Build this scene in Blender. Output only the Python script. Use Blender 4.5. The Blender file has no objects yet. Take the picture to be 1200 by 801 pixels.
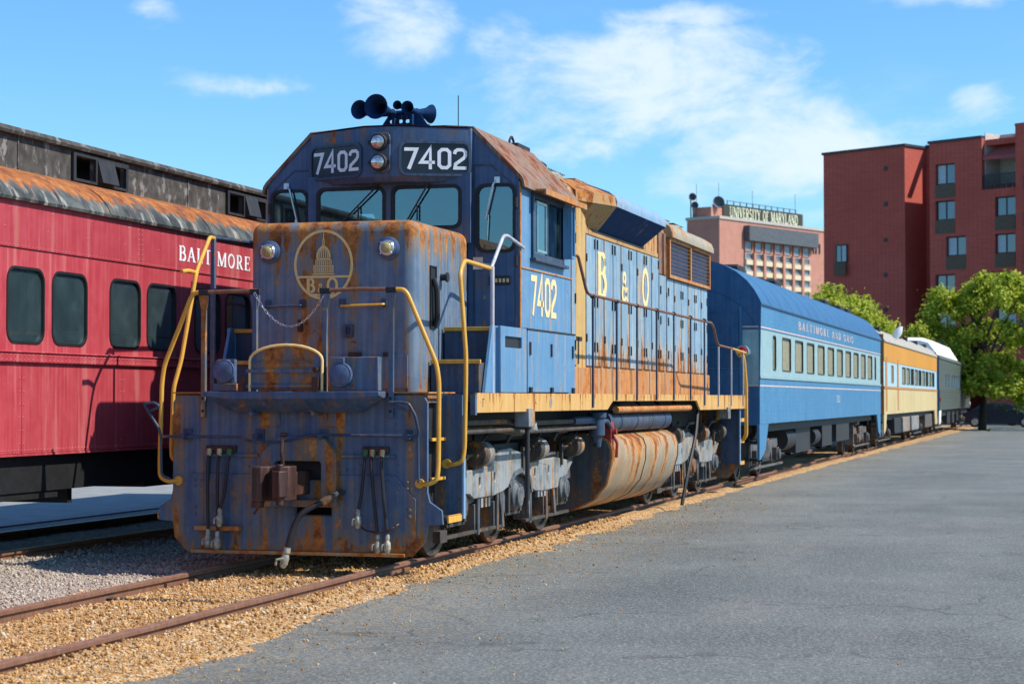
import bpy, bmesh, math, random
import numpy as np
from mathutils import Vector, noise
R = math.radians
random.seed(7)
rng = np.random.default_rng(7)
sc = bpy.context.scene
col = sc.collection

# ------------------------------------------------------------------ camera
FPX, CX, CY = 2333.0, 600.0, 400.5          # focal length and centre in photograph pixels
PITCH, YAW = math.atan2(466.5 - CY, FPX), R(15.676)
CAM = np.array([7.05, 0.0, 1.60])
cd = bpy.data.cameras.new('camera')
cam = bpy.data.objects.new('camera', cd)
col.objects.link(cam)
cam.location = CAM
cam.rotation_euler = (math.pi / 2 + PITCH, 0, YAW)
cd.sensor_width = 36.0
cd.lens = FPX / 1200 * 36
cd.clip_start, cd.clip_end = 0.1, 6000
cd.dof.use_dof = True
cd.dof.focus_distance = 20.5
cd.dof.aperture_fstop = 4.0
sc.camera = cam

# ------------------------------------------------------------------ light
SUN = Vector((1.0, 0.10, 1.07)).normalized()      # towards the sun
ELEV = math.asin(SUN.z)
sl = bpy.data.lights.new('sun', 'SUN')
sl.energy, sl.angle, sl.color = 4.8, R(0.53), (1.0, 0.92, 0.79)
so = bpy.data.objects.new('sun', sl)
col.objects.link(so)
so.rotation_euler = SUN.to_track_quat('Z', 'Y').to_euler()
so.location = (40, 20, 40)

sc.view_settings.view_transform = 'Standard'
sc.view_settings.look = 'None'
sc.view_settings.gamma = 1.0
sc.view_settings.use_curve_mapping = False
sc.view_settings.exposure = 0.4
sc.cycles.max_bounces = 6
sc.cycles.transparent_max_bounces = 12


def link(nt, a, b):
    nt.links.new(a, b)


def nd(nt, typ, **kw):
    n = nt.nodes.new(typ)
    for k, v in kw.items():
        if k.startswith('i_'):
            key = k[2:]
            key = int(key) if key.isdigit() else key.replace('_', ' ')
            if hasattr(v, 'node'):
                nt.links.new(v, n.inputs[key])
            else:
                n.inputs[key].default_value = v
        else:
            setattr(n, k, v)
    return n


def math_(nt, op, a, b=0.0, c=None, clamp=False):
    n = nt.nodes.new('ShaderNodeMath')
    n.operation = op
    n.use_clamp = clamp
    for i, v in enumerate((a, b, c)):
        if v is None:
            continue
        if hasattr(v, 'node'):
            nt.links.new(v, n.inputs[i])
        else:
            n.inputs[i].default_value = v
    return n.outputs[0]


def maprange(nt, v, a, b, c=0.0, d=1.0, smooth=True):
    n = nt.nodes.new('ShaderNodeMapRange')
    n.interpolation_type = 'SMOOTHSTEP' if smooth else 'LINEAR'
    n.inputs[1].default_value, n.inputs[2].default_value = a, b
    n.inputs[3].default_value, n.inputs[4].default_value = c, d
    nt.links.new(v, n.inputs[0])
    return n.outputs[0]


def mixc(nt, f, a, b, mode='MIX'):
    n = nt.nodes.new('ShaderNodeMix')
    n.data_type = 'RGBA'
    n.blend_type = mode
    n.clamp_factor = True
    for s, v in ((n.inputs[0], f), (n.inputs[6], a), (n.inputs[7], b)):
        if hasattr(v, 'node'):
            nt.links.new(v, s)
        elif isinstance(v, (int, float)):
            s.default_value = v
        else:
            s.default_value = (v[0], v[1], v[2], 1)
    return n.outputs[2]


def noise_(nt, vec, scale, detail=5, rough=.55, stretch=None, off=(0, 0, 0), dist=0.0):
    if stretch is not None or off != (0, 0, 0):
        m = nt.nodes.new('ShaderNodeMapping')
        m.inputs['Scale'].default_value = stretch or (1, 1, 1)
        m.inputs['Location'].default_value = off
        nt.links.new(vec, m.inputs['Vector'])
        vec = m.outputs[0]
    n = nt.nodes.new('ShaderNodeTexNoise')
    n.inputs['Scale'].default_value = scale
    n.inputs['Detail'].default_value = detail
    n.inputs['Roughness'].default_value = rough
    n.inputs['Distortion'].default_value = dist
    nt.links.new(vec, n.inputs['Vector'])
    return n.outputs['Fac']


# world: physical sky with thin broken clouds
w = bpy.data.worlds.new('World')
sc.world = w
w.use_nodes = True
nt = w.node_tree
nt.nodes.clear()
sky = nd(nt, 'ShaderNodeTexSky', sky_type='NISHITA', sun_disc=False, sun_elevation=ELEV,
         sun_rotation=math.atan2(SUN.x, SUN.y), altitude=20.0, air_density=1.0, dust_density=0.3, ozone_density=1.3)
tcw = nd(nt, 'ShaderNodeTexCoord').outputs['Generated']
sepw = nd(nt, 'ShaderNodeSeparateXYZ', i_0=tcw)
zc = math_(nt, 'ADD', math_(nt, 'MAXIMUM', sepw.outputs[2], 0.0), 0.10)
cu = math_(nt, 'DIVIDE', sepw.outputs[0], zc)
cv = math_(nt, 'DIVIDE', sepw.outputs[1], zc)
cvec = nd(nt, 'ShaderNodeCombineXYZ', i_0=cu, i_1=cv, i_2=0.0).outputs[0]
# drifting cloud banks: soft patches in azimuth / elevation, broken up by fine noise
azim = math_(nt, 'ARCTAN2', sepw.outputs[0], sepw.outputs[1])
elev = math_(nt, 'ARCSINE', sepw.outputs[2])
wob = noise_(nt, cvec, 1.1, 3, .5, off=(1.3, 7.7, 0))
elw = math_(nt, 'ADD', elev, math_(nt, 'MULTIPLY', math_(nt, 'SUBTRACT', wob, .5), .05))
banks = None
BANKS = ((-11.5, 8.9, 5.4, 2.0, .92), (-8.2, 7.3, 4.6, 1.7, .88), (-19.0, 10.6, 2.2, 1.1, .85), (-2.0, 11.3, 3.4, .7, .8), (-13.2, 7.2, 2.2, .8, .7), (-10.5, 10.6, 3.0, .6, .8), (-26.0, 10.9, .9, .5, .7), (-7.0, 5.6, 2.6, 1.0, .5), (-15.6, 10.2, 2.2, 1.2, .55),
         (-23.0, 9.2, 2.6, .35, .45), (-2.4, 8.2, 1.2, .8, .55), (30, 12, 9, 3.5, .9), (75, 18, 12, 4, .8), (140, 20, 14, 5, .9), (-70, 14, 10, 3.5, .9), (-130, 22, 14, 5, .9), (12, 26, 12, 4, .8), (-40, 30, 12, 4, .8), (190, 35, 16, 5, .8))
for az0, el0, wa, we, amt in BANKS:
    da = math_(nt, 'DIVIDE', math_(nt, 'SUBTRACT', azim, R(az0 if az0 < 180 else az0 - 360)), R(wa))
    de = math_(nt, 'DIVIDE', math_(nt, 'SUBTRACT', elw, R(el0)), R(we))
    g = math_(nt, 'MULTIPLY', math_(nt, 'EXPONENT', math_(nt, 'MULTIPLY', math_(nt, 'ADD', math_(nt, 'MULTIPLY', da, da), math_(nt, 'MULTIPLY', de, de)), -1.0)), amt)
    banks = g if banks is None else math_(nt, 'MAXIMUM', banks, g)
avec = nd(nt, 'ShaderNodeCombineXYZ', i_0=azim, i_1=math_(nt, 'MULTIPLY', elev, 1.9), i_2=0.0).outputs[0]
puff = noise_(nt, avec, 15.0, 9, .63, dist=.3)
CLOUD_OFF = (3.1, 1.7, 0.0)
big = noise_(nt, cvec, 0.55, 2, .5, off=CLOUD_OFF)
fine = noise_(nt, cvec, 2.2, 10, .62, off=(9.2, 4.1, 0), stretch=(1.0, 0.8, 1.0), dist=0.35)
thin = math_(nt, 'MULTIPLY', maprange(nt, math_(nt, 'ADD', math_(nt, 'MULTIPLY', big, 0.5), math_(nt, 'MULTIPLY', fine, 0.5)), 0.53, 0.75), .35)
cl = maprange(nt, math_(nt, 'ADD', math_(nt, 'MULTIPLY', banks, .50), puff), 0.63, 1.0)
cl = math_(nt, 'MAXIMUM', cl, math_(nt, 'MULTIPLY', thin, .6))
cl = math_(nt, 'MULTIPLY', cl, maprange(nt, sepw.outputs[2], 0.0, 0.05))
hs = nd(nt, 'ShaderNodeHueSaturation', i_Saturation=1.12, i_Value=1.0, i_Color=sky.outputs[0])
blue = mixc(nt, 1.0, hs.outputs[0], (.61, .95, 1.20), 'MULTIPLY')
skyc = mixc(nt, math_(nt, 'MULTIPLY', cl, 0.85), blue, (5.6, 6.3, 7.0))
bg = nd(nt, 'ShaderNodeBackground', i_Color=skyc, i_Strength=0.12)
nd(nt, 'ShaderNodeOutputWorld', i_Surface=bg.outputs[0])


# ------------------------------------------------------------------ pixel helpers (photograph pixels -> points)
def ray(u, v):
    c = np.array([(u - CX) / FPX, 1.0, -(v - CY) / FPX])
    cp, sp = math.cos(PITCH), math.sin(PITCH)
    c = np.array([c[0], c[1] * cp - c[2] * sp, c[1] * sp + c[2] * cp])
    a, b = math.cos(YAW), math.sin(YAW)
    return np.array([c[0] * a - c[1] * b, c[0] * b + c[1] * a, c[2]])


def on_plane(u, v, p, n):
    r = ray(u, v)
    p = np.array(p, float)
    n = np.array(n, float)
    return CAM + r * (np.dot(p - CAM, n) / np.dot(r, n))


# ------------------------------------------------------------------ mesh helpers
def rrect(x0, x1, z0, z1, r, n=4):
    pts = []
    for cx, cz, a in ((x1 - r, z1 - r, 0), (x0 + r, z1 - r, 90), (x0 + r, z0 + r, 180), (x1 - r, z0 + r, 270)):
        for i in range(n + 1):
            t = R(a + 90 * i / n)
            pts.append((cx + r * math.cos(t), cz + r * math.sin(t)))
    return pts


def arc(cx, cz, rx, rz, a0, a1, n=10):
    return [(cx + rx * math.cos(R(a0 + (a1 - a0) * i / n)), cz + rz * math.sin(R(a0 + (a1 - a0) * i / n))) for i in range(n + 1)]


def to3(axis, a, p):
    if axis == 'y':
        return (p[0], a, p[1])
    if axis == 'x':
        return (a, p[0], p[1])
    return (p[0], p[1], a)


class MB:
    def __init__(s):
        s.v, s.f = [], []

    def add(s, vs, fs):
        o = len(s.v)
        s.v += [tuple(v) for v in vs]
        s.f += [tuple(i + o for i in f) for f in fs]
        return s

    def box(s, x0, x1, y0, y1, z0, z1):
        vs = [(x, y, z) for x in (x0, x1) for y in (y0, y1) for z in (z0, z1)]
        return s.add(vs, [(0, 1, 3, 2), (4, 6, 7, 5), (0, 4, 5, 1), (2, 3, 7, 6), (0, 2, 6, 4), (1, 5, 7, 3)])

    def prism(s, poly, axis, a, b):
        n = len(poly)
        vs = [to3(axis, a, p) for p in poly] + [to3(axis, b, p) for p in poly]
        fs = [tuple(range(n)), tuple(range(2 * n - 1, n - 1, -1))]
        fs += [(i, (i + 1) % n, n + (i + 1) % n, n + i) for i in range(n)]
        return s.add(vs, fs)

    def loft(s, rings, close=True, caps=True):
        n = len(rings[0])
        vs = [p for r in rings for p in r]
        fs = []
        for k in range(len(rings) - 1):
            for i in range(n if close else n - 1):
                j = (i + 1) % n
                fs.append((k * n + i, k * n + j, (k + 1) * n + j, (k + 1) * n + i))
        if caps:
            fs.append(tuple(range(n)))
            fs.append(tuple(range((len(rings) - 1) * n + n - 1, (len(rings) - 1) * n - 1, -1)))
        return s.add(vs, fs)

    def lathe(s, p, q, prof, n=16, caps=True):
        p, q = Vector(p), Vector(q)
        d = (q - p)
        L = d.length
        d.normalize()
        up = Vector((0, 0, 1)) if abs(d.z) < .9 else Vector((1, 0, 0))
        e1 = d.cross(up).normalized()
        e2 = d.cross(e1)
        rings = []
        for t, r in prof:
            rings.append([tuple(p + d * (t * L) + (e1 * math.cos(2 * math.pi * i / n) + e2 * math.sin(2 * math.pi * i / n)) * r) for i in range(n)])
        return s.loft(rings, True, caps)

    def cyl(s, p, q, r, r2=None, n=14):
        return s.lathe(p, q, [(0, r), (1, r if r2 is None else r2)], n)

    def tube(s, pts, r, n=8, sub=0):
        P = [Vector(p) for p in pts]
        if sub and len(P) > 2:      # round the corners
            Q = [P[0]]
            for i in range(1, len(P) - 1):
                a, b, c = P[i - 1], P[i], P[i + 1]
                k = min(sub, (a - b).length * .45, (c - b).length * .45)
                p0 = b + (a - b).normalized() * k
                p1 = b + (c - b).normalized() * k
                for t in (0, .25, .5, .75, 1):
                    Q.append(p0 * (1 - t) ** 2 + b * 2 * t * (1 - t) + p1 * t * t)
            Q.append(P[-1])
            P = Q
        rings = []
        ref = None
        for i, p in enumerate(P):
            if i == 0:
                d = P[1] - P[0]
            elif i == len(P) - 1:
                d = P[-1] - P[-2]
            else:
                d = (P[i] - P[i - 1]).normalized() + (P[i + 1] - P[i]).normalized()
            d.normalize()
            if ref is None:
                up = Vector((0, 0, 1)) if abs(d.z) < .9 else Vector((1, 0, 0))
                ref = d.cross(up).normalized()
            else:
                ref = (ref - d * ref.dot(d)).normalized()
            e2 = d.cross(ref)
            rings.append([tuple(p + (ref * math.cos(2 * math.pi * j / n) + e2 * math.sin(2 * math.pi * j / n)) * r) for j in range(n)])
        return s.loft(rings)

    def plate(s, outer, holes, axis, a, b):
        """flat sheet with holes between the planes a (front) and b (back)"""
        bm = bmesh.new()
        loops = [outer] + list(holes)
        allv, edges = [], []
        for lp in loops:
            vs = [bm.verts.new((p[0], p[1], 0)) for p in lp]
            edges += [bm.edges.new((vs[i], vs[(i + 1) % len(vs)])) for i in range(len(vs))]
            allv.append(vs)
        bmesh.ops.triangle_fill(bm, use_beauty=True, use_dissolve=False, edges=edges)
        bm.verts.index_update()
        base = [tuple(v.co[:2]) for v in bm.verts]
        tris = [tuple(v.index for v in f.verts) for f in bm.faces]
        idx = [[v.index for v in vs] for vs in allv]
        bm.free()
        n = len(base)
        vs = [to3(axis, a, p) for p in base] + [to3(axis, b, p) for p in base]
        fs = list(tris) + [tuple(i + n for i in reversed(t)) for t in tris]
        for lp in idx:
            m = len(lp)
            fs += [(lp[i], lp[(i + 1) % m], lp[(i + 1) % m] + n, lp[i] + n) for i in range(m)]
        return s.add(vs, fs)

    def ribbon(s, pts, w, axis, a, b, closed=False):
        """flat stroke of width w along pts in a plane, from depth a to b"""
        P = [Vector((p[0], p[1])) for p in pts]
        n = len(P)
        L, Rr = [], []
        for i in range(n):
            if closed:
                d0 = (P[i] - P[i - 1]).normalized()
                d1 = (P[(i + 1) % n] - P[i]).normalized()
            else:
                d0 = (P[i] - P[i - 1]).normalized() if i else (P[1] - P[0]).normalized()
                d1 = (P[i + 1] - P[i]).normalized() if i < n - 1 else d0
            t = (d0 + d1)
            t = t.normalized() if t.length > 1e-6 else d0
            nn = Vector((-t.y, t.x))
            k = 1.0 / max(.45, nn.dot(Vector((-d0.y, d0.x))))
            L.append(P[i] + nn * (w / 2 * k))
            Rr.append(P[i] - nn * (w / 2 * k))
        vs = [to3(axis, a, p) for p in L] + [to3(axis, a, p) for p in Rr] + [to3(axis, b, p) for p in L] + [to3(axis, b, p) for p in Rr]
        fs = []
        for i in range(n if closed else n - 1):
            j = (i + 1) % n
            fs += [(i, j, n + j, n + i), (2 * n + i, 3 * n + i, 3 * n + j, 2 * n + j), (i, 2 * n + i, 2 * n + j, j), (n + i, n + j, 3 * n + j, 3 * n + i)]
        if not closed:
            fs += [(0, n, 3 * n, 2 * n), (n - 1, 3 * n - 1, 4 * n - 1, 2 * n - 1)]
        return s.add(vs, fs)


def mesh_of(mb, name, off=(0, 0, 0), ang=35, recalc=True):
    me = bpy.data.meshes.new(name)
    ox, oy, oz = off
    me.from_pydata([(v[0] - ox, v[1] - oy, v[2] - oz) for v in mb.v], [], mb.f)
    if recalc and len(mb.f) < 60000:
        bm = bmesh.new()
        bm.from_mesh(me)
        bmesh.ops.recalc_face_normals(bm, faces=bm.faces)
        bm.to_mesh(me)
        bm.free()
    me.polygons.foreach_set('use_smooth', [True] * len(me.polygons))
    me.set_sharp_from_angle(angle=R(ang))
    return me


SPLIT = set()


def loose(mb):
    """the separate pieces of a mesh under construction"""
    par = list(range(len(mb.v)))

    def find(a):
        while par[a] != a:
            par[a] = par[par[a]]
            a = par[a]
        return a
    for f in mb.f:
        r = find(f[0])
        for i in f[1:]:
            par[find(i)] = r
    groups = {}
    for f in mb.f:
        groups.setdefault(find(f[0]), []).append(f)
    out = []
    for fs in groups.values():
        idx = sorted({i for f in fs for i in f})
        mp = {i: k for k, i in enumerate(idx)}
        q = MB()
        q.v = [mb.v[i] for i in idx]
        q.f = [tuple(mp[i] for i in f) for f in fs]
        out.append(q)
    return out


SPLIT |= {'lift_link', 'plate_hinge', 'hose_manifold', 'box_latch', 'roof_seam', 'post_bracket', 'jacking_pad', 'truck_piping', 'step_skirt', 'end_batten', 'stripe', 'corner_stripe',
          'plate_strap', 'grab_bracket', 'panel_hinge', 'catch', 'shelf_rib', 'pocket_rim', 'side_pipes', 'pipe_hanger', 'vestibule_step', 'equipment_box', 'underfloor_boxes', 'hinge', 'side_batten',
          'parapet', 'brake_beam', 'pedestal_tie', 'end_wall', 'filler_pipe', 'hood_panel', 'roof_plant', 'roof_vents', 'sash', 'seats', 'lamp_ring', 'wind_deflector', 'spring_nest'}


class Thing:
    """a top-level thing: an empty at its base whose parts are authored in world coordinates"""
    def __init__(s, name, loc, label, cat, group=None):
        s.o = bpy.data.objects.new(name, None)
        col.objects.link(s.o)
        s.o.location = loc
        s.o.empty_display_size = .2
        s.loc = Vector(loc)
        s.o['label'] = label
        s.o['category'] = cat
        if group:
            s.o['group'] = group

    def part(s, name, mb, mat, parent=None, bev=0.0, label=None, seg=2, stuff=False, ang=35):
        if name in SPLIT:
            comps = loose(mb)
            if len(comps) > 1:
                return [Thing.part(s, name, q, mat, parent, bev, label, seg, stuff, ang) for q in comps][0]
        me = mesh_of(mb, name, s.loc, ang)
        me.materials.append(mat)
        o = bpy.data.objects.new(name, me)
        col.objects.link(o)
        o.parent = parent or s.o
        if bev:
            m = o.modifiers.new('bevel', 'BEVEL')
            m.width, m.segments, m.limit_method, m.angle_limit = bev, seg, 'ANGLE', R(40)
            m.harden_normals = False
        if label:
            o['label'] = label
        if stuff:
            o['kind'] = 'stuff'
        return o

    def copies(s, name, mb, mat, locs, parent=None, bev=0.0):
        """alike pieces sharing one mesh: mb authored about the origin, placed at world locs"""
        me = mesh_of(mb, name)
        me.materials.append(mat)
        out = []
        for lc in locs:
            o = bpy.data.objects.new(name, me)
            col.objects.link(o)
            o.parent = parent or s.o
            o.location = Vector(lc) - s.loc
            if bev:
                m = o.modifiers.new('bevel', 'BEVEL')
                m.width, m.segments, m.limit_method = bev, 2, 'ANGLE'
            out.append(o)
        return out


def struct(name, mb, mat, kind='structure', label=None, cat=None, recalc=True):
    me = mesh_of(mb, name, recalc=recalc)
    me.materials.append(mat)
    o = bpy.data.objects.new(name, me)
    col.objects.link(o)
    o['kind'] = kind
    if label:
        o['label'] = label
    if cat:
        o['category'] = cat
    return o
# ------------------------------------------------------------------ materials
def new_mat(name):
    m = bpy.data.materials.new(name)
    m.use_nodes = True
    n = m.node_tree
    n.nodes.clear()
    out = nd(n, 'ShaderNodeOutputMaterial')
    bs = nd(n, 'ShaderNodeBsdfPrincipled')
    link(n, bs.outputs[0], out.inputs[0])
    return m, n, bs


RUSTS = ((.045, .018, .012), (.17, .05, .015), (.40, .155, .035), (.52, .29, .10))


def paint(name, base, fade=None, rust=0.0, streak=0.5, bands=(), rough=.5, metal=0.0, fine=22.0, rusts=RUSTS, bump=.12,
          stain=(.36, .22, .07), seed=0.0, dirt=0.0, chalk=None, rund=(7.5, 7.5, .42), tonev=(22, 22, .9), vary=.05, spec=.35):
    """weathered paint: tone streaks, ochre stain runs and rust blooms; bands = (axis, from, to, amount)"""
    m, n, bs = new_mat(name)
    co = nd(n, 'ShaderNodeTexCoord').outputs['Object']
    off = (seed * 3.7, seed * 1.9, seed * 2.3)
    patch = noise_(n, co, 1.7, 6, .68, off=off)
    run = noise_(n, co, 1.0, 4, .6, stretch=rund, off=off)
    run = math_(n, 'ADD', math_(n, 'MULTIPLY', run, 1.4), -.2)
    run2 = noise_(n, co, 1.0, 3, .5, stretch=tonev, off=off)
    fn = noise_(n, co, fine, 3, .65)
    grain = noise_(n, co, 5.0, 6, .7, off=off)
    fade = fade or tuple(c * 1.35 for c in base)
    tone = math_(n, 'ADD', math_(n, 'MULTIPLY', run2, .55), math_(n, 'MULTIPLY', grain, .45))
    c = mixc(n, maprange(n, tone, .36, .66), base, fade)
    if chalk:
        c = mixc(n, math_(n, 'MULTIPLY', maprange(n, run, .55, .72), .6), c, chalk)
    # rust drive
    drv = math_(n, 'ADD', math_(n, 'MULTIPLY', patch, 1 - streak), math_(n, 'MULTIPLY', run, streak))
    drv = math_(n, 'ADD', drv, math_(n, 'MULTIPLY', math_(n, 'SUBTRACT', fn, .5), .16))
    drv = math_(n, 'ADD', drv, rust)
    if vary:
        orand = nd(n, 'ShaderNodeObjectInfo').outputs['Random']
        drv = math_(n, 'ADD', drv, math_(n, 'MULTIPLY', math_(n, 'SUBTRACT', orand, .5), vary * 1.6))
        c = mixc(n, math_(n, 'MULTIPLY', orand, vary * 4), c, tuple(x * .72 for x in base))
    sep = nd(n, 'ShaderNodeSeparateXYZ', i_0=co)
    for ax, a, b, amt in bands:
        drv = math_(n, 'ADD', drv, maprange(n, sep.outputs['xyz'.index(ax)], a, b, 0.0, amt))
    halo = maprange(n, drv, .545, .68)
    core = maprange(n, drv, .655, .715)
    # thin drip lines and small rust pits
    drip = noise_(n, co, 1.0, 4, .6, stretch=tuple(v * 2.3 if v > 1 else v * 1.2 for v in tonev), off=(off[0] + 5, off[1], off[2]))
    drip = math_(n, 'MULTIPLY', maprange(n, drip, .60, .68), maprange(n, drv, .46, .60))
    pit = math_(n, 'MULTIPLY', maprange(n, noise_(n, co, 13, 4, .7, off=off), .60, .66), maprange(n, drv, .50, .64))
    core = math_(n, 'MAXIMUM', core, math_(n, 'MULTIPLY', pit, .9))
    halo = math_(n, 'MAXIMUM', halo, math_(n, 'MULTIPLY', drip, .9))
    c = mixc(n, math_(n, 'MULTIPLY', halo, .62), c, stain)
    rn = nd(n, 'ShaderNodeValToRGB')
    e = rn.color_ramp.elements
    e[0].position, e[0].color = .30, (*rusts[0], 1)
    e[1].position, e[1].color = .43, (*rusts[1], 1)
    for p, k in ((.56, 2), (.70, 3)):
        x = e.new(p)
        x.color = (*rusts[k], 1)
    link(n, math_(n, 'ADD', math_(n, 'MULTIPLY', grain, .7), math_(n, 'MULTIPLY', fn, .3)), rn.inputs[0])
    c = mixc(n, core, c, rn.outputs[0])
    if dirt:
        c = mixc(n, math_(n, 'MULTIPLY', maprange(n, noise_(n, co, 3.1, 7, .7, off=(4, 4, 4)), .45, .68), dirt), c, (.03, .027, .024))
    link(n, c, bs.inputs['Base Color'])
    rg = math_(n, 'ADD', math_(n, 'MULTIPLY', core, .35), math_(n, 'ADD', math_(n, 'MULTIPLY', grain, .25), rough - .12), clamp=True)
    link(n, rg, bs.inputs['Roughness'])
    bs.inputs['Metallic'].default_value = metal
    bs.inputs['Specular IOR Level'].default_value = spec
    if bump:
        h = math_(n, 'ADD', math_(n, 'MULTIPLY', fn, .5), math_(n, 'MULTIPLY', math_(n, 'ADD', core, patch), .6))
        bp = nd(n, 'ShaderNodeBump', i_Height=h, i_Strength=bump, i_Distance=.02)
        link(n, bp.outputs[0], bs.inputs['Normal'])
    return m


def plain(name, base, rough=.55, metal=0.0, var=.25, scale=9.0, bump=.05, spec=.4):
    m, n, bs = new_mat(name)
    co = nd(n, 'ShaderNodeTexCoord').outputs['Object']
    f = noise_(n, co, scale, 7, .65)
    c = mixc(n, maprange(n, f, .3, .7), tuple(x * (1 - var) for x in base), tuple(min(1, x * (1 + var)) for x in base))
    link(n, c, bs.inputs['Base Color'])
    bs.inputs['Roughness'].default_value = rough
    bs.inputs['Metallic'].default_value = metal
    bs.inputs['Specular IOR Level'].default_value = spec
    if bump:
        bp = nd(n, 'ShaderNodeBump', i_Height=f, i_Strength=bump, i_Distance=.02)
        link(n, bp.outputs[0], bs.inputs['Normal'])
    return m


def glass(name, tint, refl=.9, rough=.02, haze=0.0):
    """thin pane: tinted see-through with a mirror coat by Fresnel, a little dust"""
    m = bpy.data.materials.new(name)
    m.use_nodes = True
    n = m.node_tree
    n.nodes.clear()
    out = nd(n, 'ShaderNodeOutputMaterial')
    tr = nd(n, 'ShaderNodeBsdfTransparent', i_Color=(*tint, 1))
    gl = nd(n, 'ShaderNodeBsdfGlossy', i_Color=(.70, .93, 1, 1), i_Roughness=rough)
    df = nd(n, 'ShaderNodeBsdfDiffuse', i_Color=(.22, .36, .38, 1))
    fr = nd(n, 'ShaderNodeFresnel', i_IOR=1.55)
    f = math_(n, 'ADD', math_(n, 'MULTIPLY', fr.outputs[0], refl), .14, clamp=True)
    co = nd(n, 'ShaderNodeTexCoord').outputs['Object']
    dust = math_(n, 'MULTIPLY', maprange(n, noise_(n, co, 2.5, 7, .7), .35, .8), .09)
    dust = math_(n, 'ADD', dust, haze)  # haze lays an even teal veil over the whole pane
    a = nd(n, 'ShaderNodeMixShader', i_0=f, i_1=tr.outputs[0], i_2=gl.outputs[0])
    b = nd(n, 'ShaderNodeMixShader', i_0=dust, i_1=a.outputs[0], i_2=df.outputs[0])
    link(n, b.outputs[0], out.inputs[0])
    return m


M = {}
# locomotive
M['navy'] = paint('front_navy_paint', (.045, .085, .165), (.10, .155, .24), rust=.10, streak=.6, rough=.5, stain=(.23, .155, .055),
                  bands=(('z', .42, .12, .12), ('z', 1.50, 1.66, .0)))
M['nose'] = paint('nose_paint', (.075, .13, .215), (.16, .215, .28), rust=.085, streak=.6, rough=.5, stain=(.26, .165, .055),
                  bands=(('z', 2.85, 3.36, .16), ('z', 1.95, 1.66, .10), ('x', -.80, -.25, .075), ('x', -.05, .30, -.075), ('x', .80, .87, -.03)), seed=1.3)
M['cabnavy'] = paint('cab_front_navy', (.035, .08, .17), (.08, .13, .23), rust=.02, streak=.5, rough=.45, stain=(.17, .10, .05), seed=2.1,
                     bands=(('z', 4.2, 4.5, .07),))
M['blue'] = paint('faded_blue_paint', (.085, .215, .39), (.145, .285, .45), rust=-.035, streak=.7, rough=.5, stain=(.42, .29, .13), seed=3.3)
M['door'] = paint('hood_door_paint', (.14, .27, .41), (.29, .39, .45), rust=-.045, streak=.8, rough=.5, stain=(.50, .36, .17), seed=.6,
                  bands=(('z', 2.65, 2.0, .22), ('y', 11.6, 13.6, .06)), chalk=(.48, .43, .32), vary=.10)
M['hood'] = paint('hood_rust_paint', (.40, .22, .08), (.46, .29, .13), rust=.06, streak=.6, rough=.6, seed=.2, stain=(.45, .24, .08),
                  bands=(('z', 3.3, 4.2, .10),))
M['rustband'] = paint('rusted_band', (.36, .18, .07), (.42, .30, .18), rust=.17, streak=.75, rough=.75, stain=(.5, .19, .05), seed=1.9,
                      rusts=((.12, .04, .015), (.33, .10, .025), (.48, .19, .045), (.55, .29, .12)))
M['roofrust'] = paint('rusted_roof', (.16, .11, .085), (.27, .20, .16), rust=.15, streak=.45, rough=.75, stain=(.22, .11, .06), seed=4.4,
                      rusts=((.04, .016, .012), (.12, .038, .018), (.22, .07, .028), (.36, .16, .075)))
M['flare'] = paint('dark_flare_paint', (.006, .030, .095), (.014, .048, .135), rust=-.08, rough=.75, seed=5.0, spec=.08)  # shade on the undercut flare side is put into the colour; horns share it
M['flaretop'] = paint('flare_top_paint', (.17, .30, .48), (.27, .39, .52), rust=0.0, streak=.4, rough=.5, seed=6.1)
M['flarerust'] = paint('flare_rust_paint', (.32, .20, .08), (.36, .26, .13), rust=.09, streak=.8, rough=.7, seed=6.6, stain=(.40, .20, .07),
                       bands=(('z', 4.05, 4.3, .16),))
M['sill'] = paint('sill_yellow', (.56, .31, .085), (.63, .41, .15), rust=.03, tonev=(7, 7, .6), streak=.9, rough=.55, stain=(.58, .27, .06), seed=7.2, bands=(('z', 1.50, 1.66, .07),))
M['yellow'] = paint('rail_yellow', (.58, .30, .035), (.70, .40, .07), rust=-.06, rough=.45, seed=8, bump=.03)
M['gold'] = plain('gold_letters', (.80, .60, .28), rough=.5, var=.12)
M['goldworn'] = paint('gold_worn', (.74, .50, .18), (.82, .60, .27), rust=-.09, streak=.5, rough=.55, seed=2.7, bump=0)
M['white'] = plain('white_letters', (.72, .76, .82), rough=.45, var=.08)
M['black'] = plain('black_rubber', (.012, .013, .015), rough=.55)
M['board'] = plain('number_board_black', (.012, .018, .030), rough=.3)
M['grime'] = paint('greasy_black', (.016, .017, .02), (.035, .036, .04), rust=-.06, rough=.6, seed=1, stain=(.06, .045, .03), rusts=((.02, .012, .01), (.05, .025, .015), (.10, .05, .025), (.14, .08, .05)))
M['truck'] = paint('truck_paint', (.045, .058, .075), (.15, .17, .185), rust=.085, streak=.45, rough=.6, seed=2.2, stain=(.17, .11, .06), dirt=.8)
M['trucklight'] = paint('truck_light', (.17, .205, .235), (.31, .33, .335), rust=.075, streak=.55, rough=.55, seed=3.1, stain=(.42, .27, .11), dirt=.65)
M['brakedark'] = paint('brake_gear', (.035, .032, .03), (.085, .07, .055), rust=.05, rough=.6, seed=2.4, stain=(.14, .09, .05), dirt=.5)
M['steel'] = paint('wheel_steel', (.06, .05, .045), (.12, .10, .085), rust=.05, rough=.5, metal=.5, seed=1.1, stain=(.12, .07, .04))
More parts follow.
